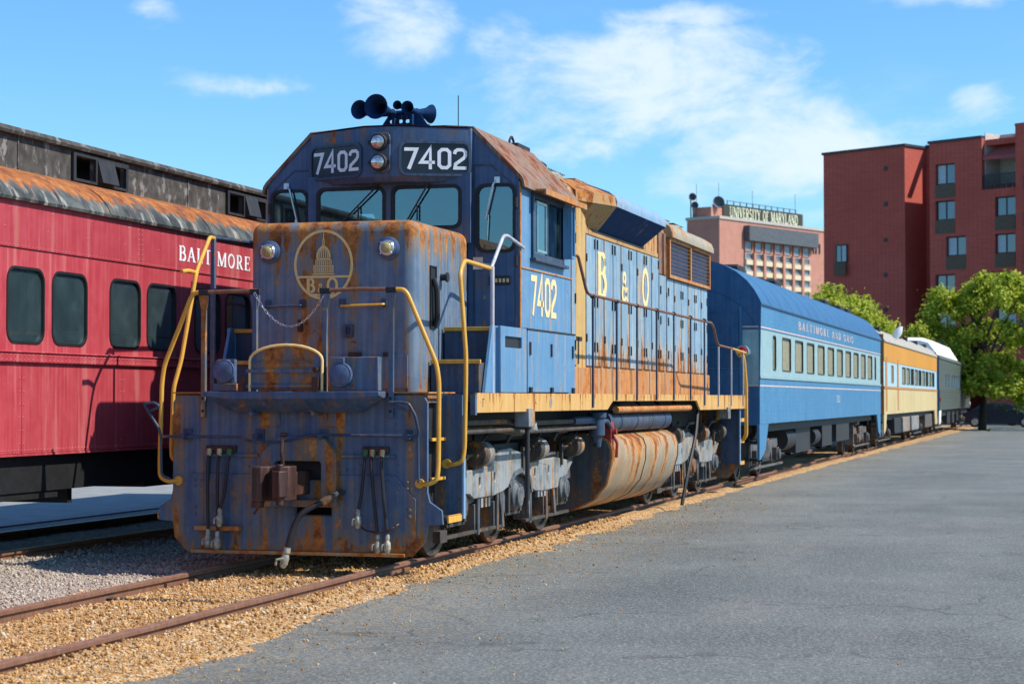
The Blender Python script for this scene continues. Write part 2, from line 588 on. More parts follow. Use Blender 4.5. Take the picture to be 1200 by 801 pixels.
M['coupler'] = paint('coupler_rust', (.030, .016, .015), (.065, .03, .025), rust=.03, rough=.5, seed=4, stain=(.13, .06, .035), rusts=((.02, .01, .008), (.06, .025, .018), (.12, .05, .03), (.2, .1, .06)))
M['tank'] = paint('fuel_tank', (.33, .19, .075), (.26, .28, .25), rust=.13, rund=(.5, 3.2, .35), tonev=(1, 5, .7), streak=.8, rough=.5, seed=3.9, stain=(.52, .30, .12),
                  bands=(('z', .75, 1.12, .10), ('z', .45, .15, .07)))
M['tankend'] = paint('tank_end', (.045, .06, .08), (.085, .10, .115), rust=.03, rough=.6, seed=3.2, stain=(.13, .07, .03), bands=(('z', .8, .3, .12),))
M['silver'] = plain('bare_metal', (.55, .56, .58), rough=.28, metal=.9, var=.15)
M['brass'] = plain('brass', (.45, .35, .18), rough=.4, metal=.7)
M['darkblue'] = paint('step_navy', (.022, .045, .09), (.05, .08, .14), rust=.01, rough=.5, seed=6.3, stain=(.14, .10, .05))
M['cabglass'] = glass('cab_glass', (.40, .56, .60), .9)
M['lens'] = plain('lens_amber', (.34, .28, .10), rough=.08, var=.2, spec=.9)
M['red'] = plain('red_lens', (.45, .015, .02), rough=.2)
M['pinkpost'] = paint('worn_post', (.30, .32, .42), (.5, .5, .52), rust=-.01, rough=.45, stain=(.42, .13, .10), seed=2, bump=.03)
M['interior'] = plain('cab_interior', (.10, .13, .13), rough=.8)
M['coachinside'] = plain('coach_interior', (.34, .36, .33), rough=.8)
M['screen'] = plain('filter_screen', (.10, .09, .075), rough=.8, var=.5, scale=40)
M['hose'] = plain('hose_rubber', (.018, .018, .022), rough=.5)
M['gladhand'] = plain('gladhand', (.34, .33, .27), rough=.6, metal=.3, var=.4, scale=30)
M['ochre'] = paint('ochre_panel', (.50, .31, .10), (.58, .39, .16), rust=-.01, streak=.7, rough=.6, seed=1.4, bands=(('z', 3.3, 4.1, .14), ('z', 2.5, 1.8, .12)))
M['roofgrey2'] = paint('radiator_cap_paint', (.25, .24, .20), (.36, .34, .28), rust=.085, streak=.4, rough=.65, seed=5.7, stain=(.42, .24, .09))
M['coreblue'] = plain('radiator_dark', (.012, .016, .03), rough=.7)
M['coreblue2'] = plain('radiator_fin', (.13, .20, .36), rough=.5)
M['grillebar'] = plain('grille_bar', (.15, .085, .045), rough=.7)
M['redvalve'] = plain('red_valve', (.28, .03, .025), rough=.5, var=.3)
# coaches
M['cred'] = paint('coach_red', (.36, .040, .055), (.44, .070, .085), rust=-.09, streak=.75, rough=.42, seed=1.7, stain=(.34, .11, .08), bump=.05, chalk=(.52, .17, .17))
M['cblue'] = paint('coach_blue', (.035, .165, .34), (.07, .235, .42), rust=-.12, streak=.75, rough=.42, seed=2.9, stain=(.10, .16, .22), bump=.06, chalk=(.11, .27, .44))
M['cblueroof'] = paint('coach_blue_roof', (.026, .11, .24), (.05, .16, .31), rust=-.12, streak=.8, rough=.42, seed=4.9, stain=(.07, .13, .22), bump=.05)
M['cgrey'] = paint('coach_pale_band', (.22, .36, .40), (.32, .46, .48), rust=-.09, streak=.7, rough=.45, seed=3.5, stain=(.26, .30, .24), bump=.05)
M['cpink'] = plain('coach_stripe', (.60, .47, .42), rough=.5, var=.15)
M['corange'] = paint('coach_orange', (.55, .24, .022), (.62, .30, .05), rust=-.07, streak=.8, rough=.5, seed=5.5)
M['ccream'] = paint('coach_cream', (.52, .42, .20), (.60, .51, .28), rust=-.03, streak=.9, rough=.5, seed=6.5, stain=(.50, .33, .16))
M['cpale'] = paint('coach_paleblue', (.30, .50, .60), (.38, .55, .62), rust=-.05, streak=.8, rough=.5, seed=7.5)
M['roofgrey'] = paint('coach_grey_roof', (.30, .30, .27), (.40, .39, .35), rust=.05, streak=.5, rough=.7, seed=8.5, stain=(.26, .16, .09))
M['roofpatina'] = paint('red_coach_roof', (.018, .022, .02), (.12, .135, .125), tonev=(4, 5, 4), rund=(3.0, 7.5, 2.2), rust=-.01, streak=.55, rough=.6, seed=9.5, stain=(.14, .10, .08), fine=14,
                        bands=(('z', 3.48, 3.64, .26),), rusts=((.07, .025, .015), (.19, .06, .022), (.36, .13, .035), (.46, .24, .10)), chalk=(.62, .63, .60))
M['clerestory'] = paint('weathered_clerestory', (.035, .032, .03), (.085, .078, .07), rust=-.05, tonev=(9, 9, 7), rund=(6, 6, 4.5), streak=.3, rough=.85, seed=2.5, stain=(.12, .09, .07), fine=16,
                        rusts=((.06, .035, .025), (.12, .06, .035), (.24, .11, .05), (.34, .20, .12)), bump=.6, chalk=(.30, .29, .28))
M['stainless'] = paint('stainless', (.15, .19, .18), (.26, .30, .28), rust=-.1, rough=.35, metal=.65, seed=1.5, stain=(.25, .25, .22))
M['whiteroof'] = plain('white_roof', (.80, .80, .78), rough=.5, var=.06)  # sun glare of the silver roof painted in as white; also white fittings
M['coachglass'] = glass('coach_glass', (.60, .72, .70), 1.0, haze=.075)
M['blindglass'] = plain('blind_behind_glass', (.32, .31, .21), rough=.25, var=.18, spec=.6)
M['paledark'] = plain('dark_window', (.035, .05, .055), rough=.15, var=.3, spec=.7)
M['coachunder'] = M['grime']


def brickmat(name, c1, c2, mortar, scale=1.0):
    m, n, bs = new_mat(name)
    co = nd(n, 'ShaderNodeTexCoord').outputs['Object']
    sp = nd(n, 'ShaderNodeSeparateXYZ', i_0=co)
    cb = nd(n, 'ShaderNodeCombineXYZ', i_0=math_(n, 'ADD', sp.outputs[0], sp.outputs[1]), i_1=sp.outputs[2], i_2=0.0)
    b = nd(n, 'ShaderNodeTexBrick', i_Vector=cb.outputs[0], i_Scale=scale)
    b.inputs['Color1'].default_value = (*c1, 1)
    b.inputs['Color2'].default_value = (*c2, 1)
    b.inputs['Mortar'].default_value = (*mortar, 1)
    b.inputs['Brick Width'].default_value = .24
    b.inputs['Row Height'].default_value = .08
    b.inputs['Mortar Size'].default_value = .008
    f = noise_(n, co, .35, 6, .6)
    c = mixc(n, maprange(n, f, .3, .7, .0, .35), b.outputs[0], tuple(x * .6 for x in c1))
    link(n, c, bs.inputs['Base Color'])
    bs.inputs['Roughness'].default_value = .85
    bp = nd(n, 'ShaderNodeBump', i_Height=b.outputs['Fac'], i_Strength=-.3, i_Distance=.01)
    link(n, bp.outputs[0], bs.inputs['Normal'])
    return m


M['brick'] = brickmat('dark_red_brick', (.52, .075, .048), (.40, .056, .038), (.36, .16, .12))
M['brickpink'] = brickmat('pale_pink_brick', (.50, .22, .16), (.44, .19, .135), (.42, .25, .20), .5)
M['darkpanel'] = plain('grey_louvre_panel', (.085, .095, .11), rough=.6, var=.3, scale=1.5)
M['concrete'] = plain('concrete', (.42, .40, .36), rough=.85, var=.15, scale=3)
M['cream'] = plain('cream_spandrel', (.62, .53, .36), rough=.8, var=.1)
M['wframe'] = plain('dark_window_frame', (.03, .032, .035), rough=.5)
M['wpane'] = None
mw, nw, bw = new_mat('reflective_pane')
bw.inputs['Base Color'].default_value = (.03, .09, .14, 1)
bw.inputs['Roughness'].default_value = .06
bw.inputs['Specular IOR Level'].default_value = 1.0
bw.inputs['Coat Weight'].default_value = .6
M['wpane'] = mw
M['spandrel'] = plain('brown_spandrel', (.10, .075, .05), rough=.7)
M['curtain'] = plain('pale_curtain', (.32, .42, .48), rough=.35, var=.15, spec=.6)
M['awning'] = plain('red_awning', (.32, .075, .07), rough=.8)
M['stucco'] = plain('stucco', (.50, .47, .42), rough=.85)
M['hpane'] = plain('hospital_pane', (.12, .17, .21), rough=.25, var=.3, scale=.2, spec=.6)
M['signdark'] = plain('sign_backing', (.035, .038, .028), rough=.7)
M['signletter'] = plain('sign_letters', (.80, .84, .60), rough=.6)
M['lampblue'] = plain('lamp_blue', (.06, .10, .19), rough=.45, var=.3)
M['hlens'] = plain('headlight_glass', (.55, .52, .50), rough=.12, metal=.85, var=.5, scale=14)
M['rail'] = paint('rail_rust', (.15, .068, .042), (.22, .11, .07), rust=.04, rough=.6, seed=3, stain=(.22, .12, .08), rusts=((.06, .03, .02), (.12, .06, .04), (.2, .1, .06), (.26, .15, .1)))
M['railhead'] = plain('rail_head', (.30, .17, .125), rough=.45, metal=.25, var=.3, scale=6)
M['wood'] = plain('old_tie', (.05, .042, .035), rough=.9, var=.4)  # near-black for the painted shadow strip between the rails
M['carblue'] = plain('car_navy', (.008, .014, .030), rough=.3, var=.05, bump=0, spec=.4)
M['carglass'] = plain('car_glass', (.010, .016, .022), rough=.12, var=.1, bump=0, spec=.5)
M['carsilver'] = plain('car_silver', (.30, .31, .33), rough=.2, metal=.5, var=.05, bump=0)
M['tyre'] = plain('tyre', (.015, .015, .016), rough=.8)
M['rim'] = plain('rim', (.4, .4, .42), rough=.3, metal=.8)
M['bark'] = plain('bark', (.045, .035, .028), rough=.9, var=.4, scale=14, bump=.3)


def leafmat(name, c1, c2):
    m, n, bs = new_mat(name)
    g = nd(n, 'ShaderNodeNewGeometry')
    co = nd(n, 'ShaderNodeTexCoord').outputs['Object']
    f = noise_(n, co, 1.1, 4, .6)
    f = math_(n, 'ADD', math_(n, 'MULTIPLY', f, .7), math_(n, 'MULTIPLY', g.outputs['Random Per Island'], .3))
    c = mixc(n, maprange(n, f, .3, .7), c1, c2)
    tr = nd(n, 'ShaderNodeBsdfTranslucent', i_Color=mixc(n, .0, c, c))
    bs.inputs['Roughness'].default_value = .6
    link(n, c, bs.inputs['Base Color'])
    mx = nd(n, 'ShaderNodeMixShader', i_0=.45, i_1=bs.outputs[0], i_2=tr.outputs[0])
    out = [x for x in n.nodes if x.type == 'OUTPUT_MATERIAL'][0]
    link(n, mx.outputs[0], out.inputs[0])
    return m


M['leaf'] = leafmat('tree_leaf', (.24, .31, .012), (.48, .54, .045))
M['grass'] = plain('grass', (.05, .10, .015), rough=.9, var=.4, scale=6)

# ground materials -----------------------------------------------------------
mg, ng, bg_ = new_mat('asphalt')
co = nd(ng, 'ShaderNodeTexCoord').outputs['Object']
sp = noise_(ng, co, 38, 6, .95)
sp2 = noise_(ng, co, 38, 4, .7, off=(3, 1, 0))
lg = noise_(ng, co, .35, 6, .6)
ln = noise_(ng, co, .8, 5, .6, stretch=(1.0, .25, 1))
c = mixc(ng, maprange(ng, lg, .35, .68), (.100, .113, .113), (.152, .168, .164))
c = mixc(ng, math_(ng, 'MULTIPLY', maprange(ng, ln, .5, .7), .45), c, (.20, .195, .18))
stn = maprange(ng, noise_(ng, co, .22, 4, .6, stretch=(1.6, .7, 1), off=(11, 3, 0)), .52, .66)
c = mixc(ng, math_(ng, 'MULTIPLY', stn, .5), c, (.06, .066, .07))
c = mixc(ng, maprange(ng, sp, .53, .62), c, (.44, .46, .43))
c = mixc(ng, maprange(ng, sp, .475, .40), c, (.022, .026, .032))
c = mixc(ng, math_(ng, 'MULTIPLY', maprange(ng, sp2, .62, .72), .75), c, (.40, .32, .20))
sepg = nd(ng, 'ShaderNodeSeparateXYZ', i_0=co)
# ochre dust spilled along the gravel edge, and wandering cracks
edge = math_(ng, 'MULTIPLY', maprange(ng, sepg.outputs[0], 3.6, 1.2), maprange(ng, noise_(ng, co, 9, 8, .8), .46, .66))
c = mixc(ng, math_(ng, 'MULTIPLY', edge, .55), c, (.44, .29, .12))
vo = nd(ng, 'ShaderNodeTexVoronoi', feature='DISTANCE_TO_EDGE', i_Scale=.27)
wob = nd(ng, 'ShaderNodeVectorMath', operation='ADD')
nv = nd(ng, 'ShaderNodeTexNoise', i_Vector=co, i_Scale=1.3, i_Detail=6.0)
sv = nd(ng, 'ShaderNodeVectorMath', operation='SCALE', i_0=nv.outputs['Color'])
sv.inputs['Scale'].default_value = 1.4
link(ng, co, wob.inputs[0])
link(ng, sv.outputs[0], wob.inputs[1])
link(ng, wob.outputs[0], vo.inputs['Vector'])
crack = math_(ng, 'MULTIPLY', maprange(ng, vo.outputs['Distance'], .010, .003), maprange(ng, noise_(ng, co, .5, 3, .5, off=(7, 2, 0)), .42, .55))
c = mixc(ng, math_(ng, 'MULTIPLY', crack, .38), c, (.035, .033, .03))
link(ng, c, bg_.inputs['Base Color'])
bg_.inputs['Roughness'].default_value = .8
bg_.inputs['Specular IOR Level'].default_value = .3
hb = math_(ng, 'SUBTRACT', math_(ng, 'ADD', sp, sp2), math_(ng, 'MULTIPLY', crack, .7))
bp = nd(ng, 'ShaderNodeBump', i_Height=hb, i_Strength=.55, i_Distance=.012)
link(ng, bp.outputs[0], bg_.inputs['Normal'])
M['asphalt'] = mg


def gravelmat(name, stops, stone=False):
    m, n, bs = new_mat(name)
    co = nd(n, 'ShaderNodeTexCoord').outputs['Object']
    rp = nd(n, 'ShaderNodeValToRGB')
    e = rp.color_ramp.elements
    e[0].position, e[0].color = stops[0][0], (*stops[0][1], 1)
    e[1].position, e[1].color = stops[1][0], (*stops[1][1], 1)
    for p, cc in stops[2:]:
        x = e.new(p)
        x.color = (*cc, 1)
    if stone:
        g = nd(n, 'ShaderNodeNewGeometry').outputs['Random Per Island']
        f = math_(n, 'ADD', math_(n, 'MULTIPLY', g, .86), math_(n, 'MULTIPLY', noise_(n, co, 60, 3), .14))
    else:
        v = nd(n, 'ShaderNodeTexVoronoi', i_Scale=55.0, i_Vector=co)
        sx = nd(n, 'ShaderNodeSeparateColor', i_0=v.outputs['Color'])
        f = sx.outputs[0]
        bp = nd(n, 'ShaderNodeBump', i_Height=v.outputs['Distance'], i_Strength=.7, i_Distance=-.02)
        link(n, bp.outputs[0], bs.inputs['Normal'])
    link(n, f, rp.inputs[0])
    c = rp.outputs[0]
    sp = nd(n, 'ShaderNodeSeparateXYZ', i_0=co)
    x = sp.outputs[0]
    wob = math_(n, 'MULTIPLY', math_(n, 'SUBTRACT', noise_(n, co, 1.2, 5, .6), .5), 1.2)
    greyz = math_(n, 'MULTIPLY', maprange(n, math_(n, 'ADD', x, wob), -.75, -1.25), .92)
    hsv = nd(n, 'ShaderNodeHueSaturation', i_Saturation=.34, i_Value=.85, i_Color=c)
    c = mixc(n, greyz, c, hsv.outputs[0])
    oil = math_(n, 'MULTIPLY', maprange(n, noise_(n, co, .9, 6, .65, off=(2, 5, 0)), .56, .70), .55)
    c = mixc(n, oil, c, (.05, .04, .03))
    link(n, c, bs.inputs['Base Color'])
    bs.inputs['Roughness'].default_value = .9
    bs.inputs['Specular IOR Level'].default_value = .2
    return m


OCHRE = ((0.0, (.04, .03, .022)), (.17, (.25, .12, .04)), (.42, (.45, .235, .075)), (.68, (.53, .32, .13)), (.90, (.56, .44, .29)), (1.0, (.60, .54, .44)))
M['gravel'] = gravelmat('ochre_gravel', OCHRE)
M['stones'] = gravelmat('ochre_stones', OCHRE, True)
M['pave'] = plain('pale_pavement', (.24, .25, .25), rough=.85, var=.15, scale=3, bump=.1)

# ------------------------------------------------------------------ lettering drawn as strokes
TK, TN, SF = .17, .075, .065


def srf(x, z, w=.30):
    return ([(x - w / 2, z), (x + w / 2, z)], SF)


def A_(*a):
    return arc(*a)


SERIF = {
    'B': (.72, [([(.17, 0), (.17, 1)], TK), ([(.04, .967), (.40, .967)], SF), ([(.04, .033), (.42, .033)], SF), ([(.2, .53), (.42, .53)], SF),
                (A_(.38, .75, .17, .217, 90, -90, 8), .12), (A_(.40, .28, .21, .247, 90, -90, 8), .14)]),
    'A': (.82, [([(.10, .03), (.40, .98)], TN), ([(.40, .98), (.70, .03)], TK), ([(.20, .33), (.58, .33)], SF), srf(.11, .033, .24), srf(.70, .033, .30)]),
    'L': (.66, [([(.17, 0), (.17, 1)], TK), srf(.17, .967), ([(.04, .033), (.58, .033)], SF), ([(.58, .0), (.60, .26)], .06)]),
    'T': (.76, [([(.38, 0), (.38, 1)], TK), ([(.04, .967), (.72, .967)], SF), ([(.05, .99), (.05, .74)], .05), ([(.71, .99), (.71, .74)], .05), srf(.38, .033)]),
    'I': (.38, [([(.19, 0), (.19, 1)], TK), srf(.19, .967), srf(.19, .033)]),
    'M': (1.02, [([(.14, 0), (.14, 1)], TN), ([(.16, .98), (.50, .05)], TK), ([(.50, .05), (.82, .98)], TN), ([(.85, 0), (.85, 1)], TK), srf(.14, .033, .22), srf(.85, .033), ([(.03, .967), (.24, .967)], SF), ([(.76, .967), (.99, .967)], SF)]),
    'O': (.82, [(A_(.41, .5, .30, .46, 0, 360, 20)[:-1], .125, True)]),
    'R': (.80, [([(.17, 0), (.17, 1)], TK), ([(.04, .967), (.42, .967)], SF), srf(.17, .033), ([(.2, .49), (.42, .49)], SF), (A_(.40, .73, .18, .24, 90, -90, 8), .13), ([(.38, .49), (.64, .05)], TK), ([(.58, .033), (.78, .033)], SF)]),
    'E': (.70, [([(.17, 0), (.17, 1)], TK), ([(.04, .967), (.60, .967)], SF), ([(.04, .033), (.62, .033)], SF), ([(.2, .52), (.48, .52)], SF), ([(.60, .99), (.59, .76)], .05), ([(.62, .0), (.63, .25)], .05), ([(.48, .63), (.48, .41)], .05)]),
    'N': (.88, [([(.14, 0), (.14, 1)], TN), ([(.15, .98), (.72, .04)], TK), ([(.74, 0), (.74, 1)], TN), srf(.14, .033, .22), ([(.03, .967), (.24, .967)], SF), srf(.74, .967, .22)]),
    'D': (.82, [([(.17, 0), (.17, 1)], TK), ([(.04, .967), (.38, .967)], SF), ([(.04, .033), (.38, .033)], SF), (A_(.36, .5, .32, .467, 90, -90, 12), .13)]),
    'H': (.88, [([(.18, 0), (.18, 1)], TK), ([(.70, 0), (.70, 1)], TK), ([(.2, .5), (.7, .5)], SF), srf(.18, .967), srf(.18, .033), srf(.70, .967), srf(.70, .033)]),
    'U': (.86, [([(.18, 1), (.18, .3)] + A_(.44, .3, .26, .26, 180, 360, 10) + [(.70, 1)], .12), srf(.18, .967), srf(.70, .967, .22)]),
    'V': (.82, [([(.12, .97), (.42, .03)], TK), ([(.42, .03), (.70, .97)], TN), srf(.12, .967), srf(.70, .967, .22)]),
    'S': (.64, [(A_(.32, .74, .20, .22, 30, 270, 10) + A_(.32, .27, .22, .24, 90, -150, 10), .13)]),
    'Y': (.80, [([(.10, .97), (.40, .45)], TK), ([(.40, .45), (.68, .97)], TN), ([(.40, .46), (.40, 0)], TK), srf(.10, .967), srf(.68, .967, .22), srf(.40, .033)]),
    'F': (.64, [([(.17, 0), (.17, 1)], TK), ([(.04, .967), (.58, .967)], SF), srf(.17, .033), ([(.2, .52), (.46, .52)], SF), ([(.58, .99), (.57, .76)], .05)]),
    '&': (.84, [([(.76, .03), (.30, .62)] + A_(.38, .80, .15, .16, 200, -20, 10) + [(.50, .70), (.22, .46)] + A_(.34, .26, .22, .23, 130, 330, 10) + [(.66, .46)], .115), ([(.56, .47), (.78, .47)], SF)]),
    ' ': (.45, []),
}
BLOCK = {
    '7': (.62, [([(.0, .92), (.54, .92), (.20, .0)], .155)]),
    '4': (.66, [([(.44, .0), (.44, 1.0), (.02, .32), (.64, .32)], .145)]),
    '0': (.62, [([(.08, .2), (.2, .08), (.42, .08), (.54, .2), (.54, .8), (.42, .92), (.2, .92), (.08, .8)], .15, True)]),
    '2': (.62, [([(.05, .72), (.08, .84), (.18, .92), (.42, .92), (.53, .82), (.53, .64), (.44, .52), (.10, .26), (.07, .075), (.58, .075)], .15)]),
}


def lettering(mb, text, font, place, h, sx=1.0, gap=.10, wscale=1.0):
    """draw text; place(x, z, d) -> 3D point, d = how far proud"""
    x = 0.0
    k = 0
    for ch in text:
        wd, strokes = font[ch]
        for st in strokes:
            tmp = MB()
            d = .003 + .0006 * (k % 7)
            k += 1
            tmp.ribbon([((x + p[0]) * h, p[1] * h) for p in st[0]], st[1] * h * wscale, 'y', 0.0, d, closed=len(st) > 2)
            mb.add([place(v[0] * sx, v[2], v[1]) for v in tmp.v], tmp.f)
        x += wd + gap
    return x * h * sx


def text_width(text, font, h, sx=1.0, gap=.10):
    return sum(font[c][0] + gap for c in text) * h * sx
# ------------------------------------------------------------------ ground, tracks
GZ = -.10
mb = MB()
mb.add([(-1500, -60, GZ), (1500, -60, GZ), (1500, 3000, GZ), (-1500, 3000, GZ)], [(0, 1, 2, 3)])
struct('asphalt_lot', mb, M['asphalt'], recalc=False)
# pale pavement beyond the red coach's track
mb = MB().box(-60, -6.5, 0, 110, GZ - .02, GZ + .02)
struct('pavement', mb, M['pave'])


def fbm(x, y, s, o=4):
    return noise.fractal(Vector((x * s, y * s, 3.3)), 1.0, 2.0, o)


def edge_x(y):
    """where the gravel gives way to asphalt on the right of the track"""
    pts = ((-5, 1.4), (10.8, 1.5), (12.2, 1.72), (13.7, 1.45), (15.3, 1.33), (19.5, 1.25), (25, 1.2), (31, 1.12), (36.5, 1.05), (49, 1.07), (100, 1.5), (130, 1.6))
    for (a, b), (c_, d) in zip(pts, pts[1:]):
        if y <= c_:
            return b + (d - b) * (y - a) / (c_ - a)
    return pts[-1][1]


def gravel_z(x, y):
    e = edge_x(y) + .12 + .16 * fbm(x * .3, y, 1.1) + .05 * fbm(x, y, 5)
    z = -.072 + .018 * fbm(x, y, .9) + .008 * fbm(x, y, 4.5)
    if abs(abs(x) - .76) < .12:
        z -= .02
    if abs(x + 2.3) < 1.0:
        z += .02 * fbm(x + 5, y, .6)
    z -= max(0, (x - e + .25)) * .16
    z += .055 * max(0, min(1, (-x - 2.0) / .9))
    z -= max(0, (-x - 5.4)) * .4
    if .80 < x < 1.1:
        z += .022
    return z


xs = np.concatenate([np.arange(-7.9, -2, .14), np.arange(-2, 2.6, .06)])
ys = np.concatenate([np.arange(4, 26, .09), np.arange(26, 48, .25), np.arange(48, 128, .9)])
vs = [(x, y, gravel_z(x, y)) for y in ys for x in xs]
nx = len(xs)
fs = [(j * nx + i, j * nx + i + 1, (j + 1) * nx + i + 1, (j + 1) * nx + i) for j in range(len(ys) - 1) for i in range(nx - 1)]
mb = MB()
mb.v, mb.f = vs, fs
struct('gravel_bed', mb, M['gravel'], recalc=False)

# loose stones: irregular lumps scattered over the bed and spilling on the asphalt
ico = bmesh.new()
bmesh.ops.create_icosphere(ico, subdivisions=1, radius=1.0)
IV = np.array([v.co[:] for v in ico.verts])
IF = np.array([[v.index for v in f.verts] for f in ico.faces])
ico.free()


def stones(name, n, xr, yr, dens, size, mat, zfun, ybias=1.0):
    P = []
    tries = 0
    while len(P) < n and tries < n * 12:
        tries += 1
        y = yr[0] + (yr[1] - yr[0]) * random.random() ** ybias
        x = random.uniform(*xr)
        if random.random() > dens(x, y):
            continue
        P.append((x, y))
    n = len(P)
    S = size[0] * np.exp(rng.normal(0, .42, n)) * np.array([1 + .03 * (p[1] - 8) for p in P])
    S = np.clip(S, .004, size[1])
    Z = np.array([zfun(*p) for p in P]) + S * .25
    Q = rng.normal(size=(n, 3, 3))
    Q, _ = np.linalg.qr(Q)
    sq = np.stack([rng.uniform(.7, 1.3, n), rng.uniform(.6, 1.0, n), rng.uniform(.45, .8, n)], 1)
    jit = rng.uniform(.72, 1.2, (n, len(IV), 1))
    V = (IV[None] * jit) * (sq * S[:, None])[:, None, :]
    V = np.einsum('nij,nkj->nki', Q, V)
    V += np.array([[p[0], p[1], z] for p, z in zip(P, Z)])[:, None, :]
    F = (IF[None] + (np.arange(n) * len(IV))[:, None, None]).reshape(-1, 3)
    me = bpy.data.meshes.new(name)
    me.vertices.add(n * len(IV))
    me.vertices.foreach_set('co', V.reshape(-1).astype(np.float32))
    me.loops.add(len(F) * 3)
    me.loops.foreach_set('vertex_index', F.reshape(-1).astype(np.int32))
    me.polygons.add(len(F))
    me.polygons.foreach_set('loop_start', np.arange(0, len(F) * 3, 3, dtype=np.int32))
    me.update()
    me.validate()
    me.materials.append(mat)
    o = bpy.data.objects.new(name, me)
    col.objects.link(o)
    o['kind'] = 'stuff'
    return o


def off_rail(x):
    return 0.0 if abs(abs(x) - .76) < .05 else 1.0


o = stones('gravel', 56000, (-3.3, 1.9), (7.5, 27), lambda x, y: off_rail(x) * (1.0 if x < edge_x(y) - .1 else .35), (.0082, .026), M['stones'], gravel_z, 1.5)
o['label'] = 'loose ochre and grey gravel stones around the track'
o['category'] = 'gravel'
o = stones('scattered_gravel', 2600, (.9, 6.5), (8.5, 34), lambda x, y: math.exp(-max(0, x - edge_x(y)) * 1.35), (.0058, .014), M['stones'], lambda x, y: GZ + .001, 1.4)
o['label'] = 'small ochre stones spilled over the asphalt'
o['category'] = 'gravel'


# rails
def rail_track(xc, y0, y1, label, zo=0.0):
    prof = [(-.07, -.17), (.07, -.17), (.07, -.155), (.012, -.14), (.012, -.045), (.036, -.032), (.036, -.006), (.028, 0), (-.028, 0), (-.036, -.006), (-.036, -.032), (-.012, -.045), (-.012, -.14), (-.07, -.155)]
    for side, lb in ((-1, label[0]), (1, label[1])):
        x0 = xc + side * .76
        t = Thing('track_rail', (x0, y0, -.17 + zo), lb, 'rail', 'track rails')
        m = MB()
        seg = np.arange(y0, y1 + .01, 1.2)
        rings = []
        for y in seg:
            dx = .010 * fbm(x0, y, .11, 2)
            dz = .010 * fbm(x0 + 9, y, .16, 2) + zo
            rings.append([(x0 + p[0] + dx, y, p[1] + dz) for p in prof])
        m.loft(rings)
        web = t.part('web', m, M['rail'])
        h = MB()
        rings = []
        for y in seg:
            dx = .010 * fbm(x0, y, .11, 2)
            dz = .010 * fbm(x0 + 9, y, .16, 2) + zo
            rings.append([(x0 + p[0] + dx, y, p[1] + dz) for p in ((-.024, .0005), (.024, .0005), (.024, .003), (-.024, .003))])
        h.loft(rings)
        t.part('running_surface', h, M['railhead'])
        # joint bars
        for yj in np.arange(y0 + 4.4 + (2.1 if side > 0 else 0), y1, 9.9):
            j = MB().box(x0 + .012, x0 + .042, yj, yj + .75, -.128 + zo, -.048 + zo)
            for k in range(4):
                j.cyl((x0 + .04, yj + .1 + .18 * k, -.088 + zo), (x0 + .06, yj + .1 + .18 * k, -.088 + zo), .016, n=6)
            t.part('joint_bar', j, M['rail'])


rail_track(0.0, 2.0, 122.0, ('left rusty rail of the ochre gravel track under the locomotive', 'right rusty rail of the track beside the asphalt'))
rail_track(-3.98, 2.0, 100.0, ('far rail of the track under the red coach', 'near dark rail of the track under the red coach'), .07)
# dark bar modelled in place of a thin shadow line between the rails
strip_rows = [15.25]
mt = MB()
mt.box(-.80, .66, -.06, .06, -.09, .045)
strip_me = mesh_of(mt, 'railroad_tie')
strip_me.materials.append(M['wood'])
for i, y in enumerate(strip_rows):
    o = bpy.data.objects.new('railroad_tie', strip_me)
    col.objects.link(o)
    o.location = (random.uniform(-.04, .04), y, -.128 if abs(y - 15.25) > .1 else -.118)
    o['label'] = ['buried dark tie under the gravel in front of the locomotive', 'dark tie edge showing between the rails ahead of the locomotive'][int(abs(y - 15.25) < .1)]
    o['category'] = 'tie'
    o['group'] = 'buried ties'
# kerb and grass at the far end of the lot
mb = MB()
mb.prism([(3.0, 106.4), (60, 113.4), (60, 113.7), (3.0, 106.7)], 'z', GZ - .1, GZ + .13)
struct('kerb', mb, M['concrete'])
mb = MB()
mb.prism([(2.8, 106.75), (60, 113.75), (60, 119), (2.8, 111)], 'z', GZ - .1, GZ + .10)
struct('grass_verge', mb, M['grass'])
# ------------------------------------------------------------------ the locomotive
YF = 17.62
L = Thing('diesel_locomotive', (0, YF, 0), 'weathered blue and yellow diesel locomotive 7402 with rusty nose', 'locomotive')


def mirror(m):
    q = MB()
    q.v = [(-v[0], v[1], v[2]) for v in m.v]
    q.f = list(m.f)
    return q


def both(name, m, mat, parent=None, bev=0.0, lab=None, seg=2):
    a = L.part(name, m, mat, parent, bev, seg=seg)
    b = L.part(name, mirror(m), mat, parent, bev, seg=seg)
    return a, b


def bolt(m, p, d, r=.014, l=.012):
    p, d = Vector(p), Vector(d)
    m.lathe(p, p + d * l, [(0, r), (.6, r * .95), (1, r * .5)], 8)


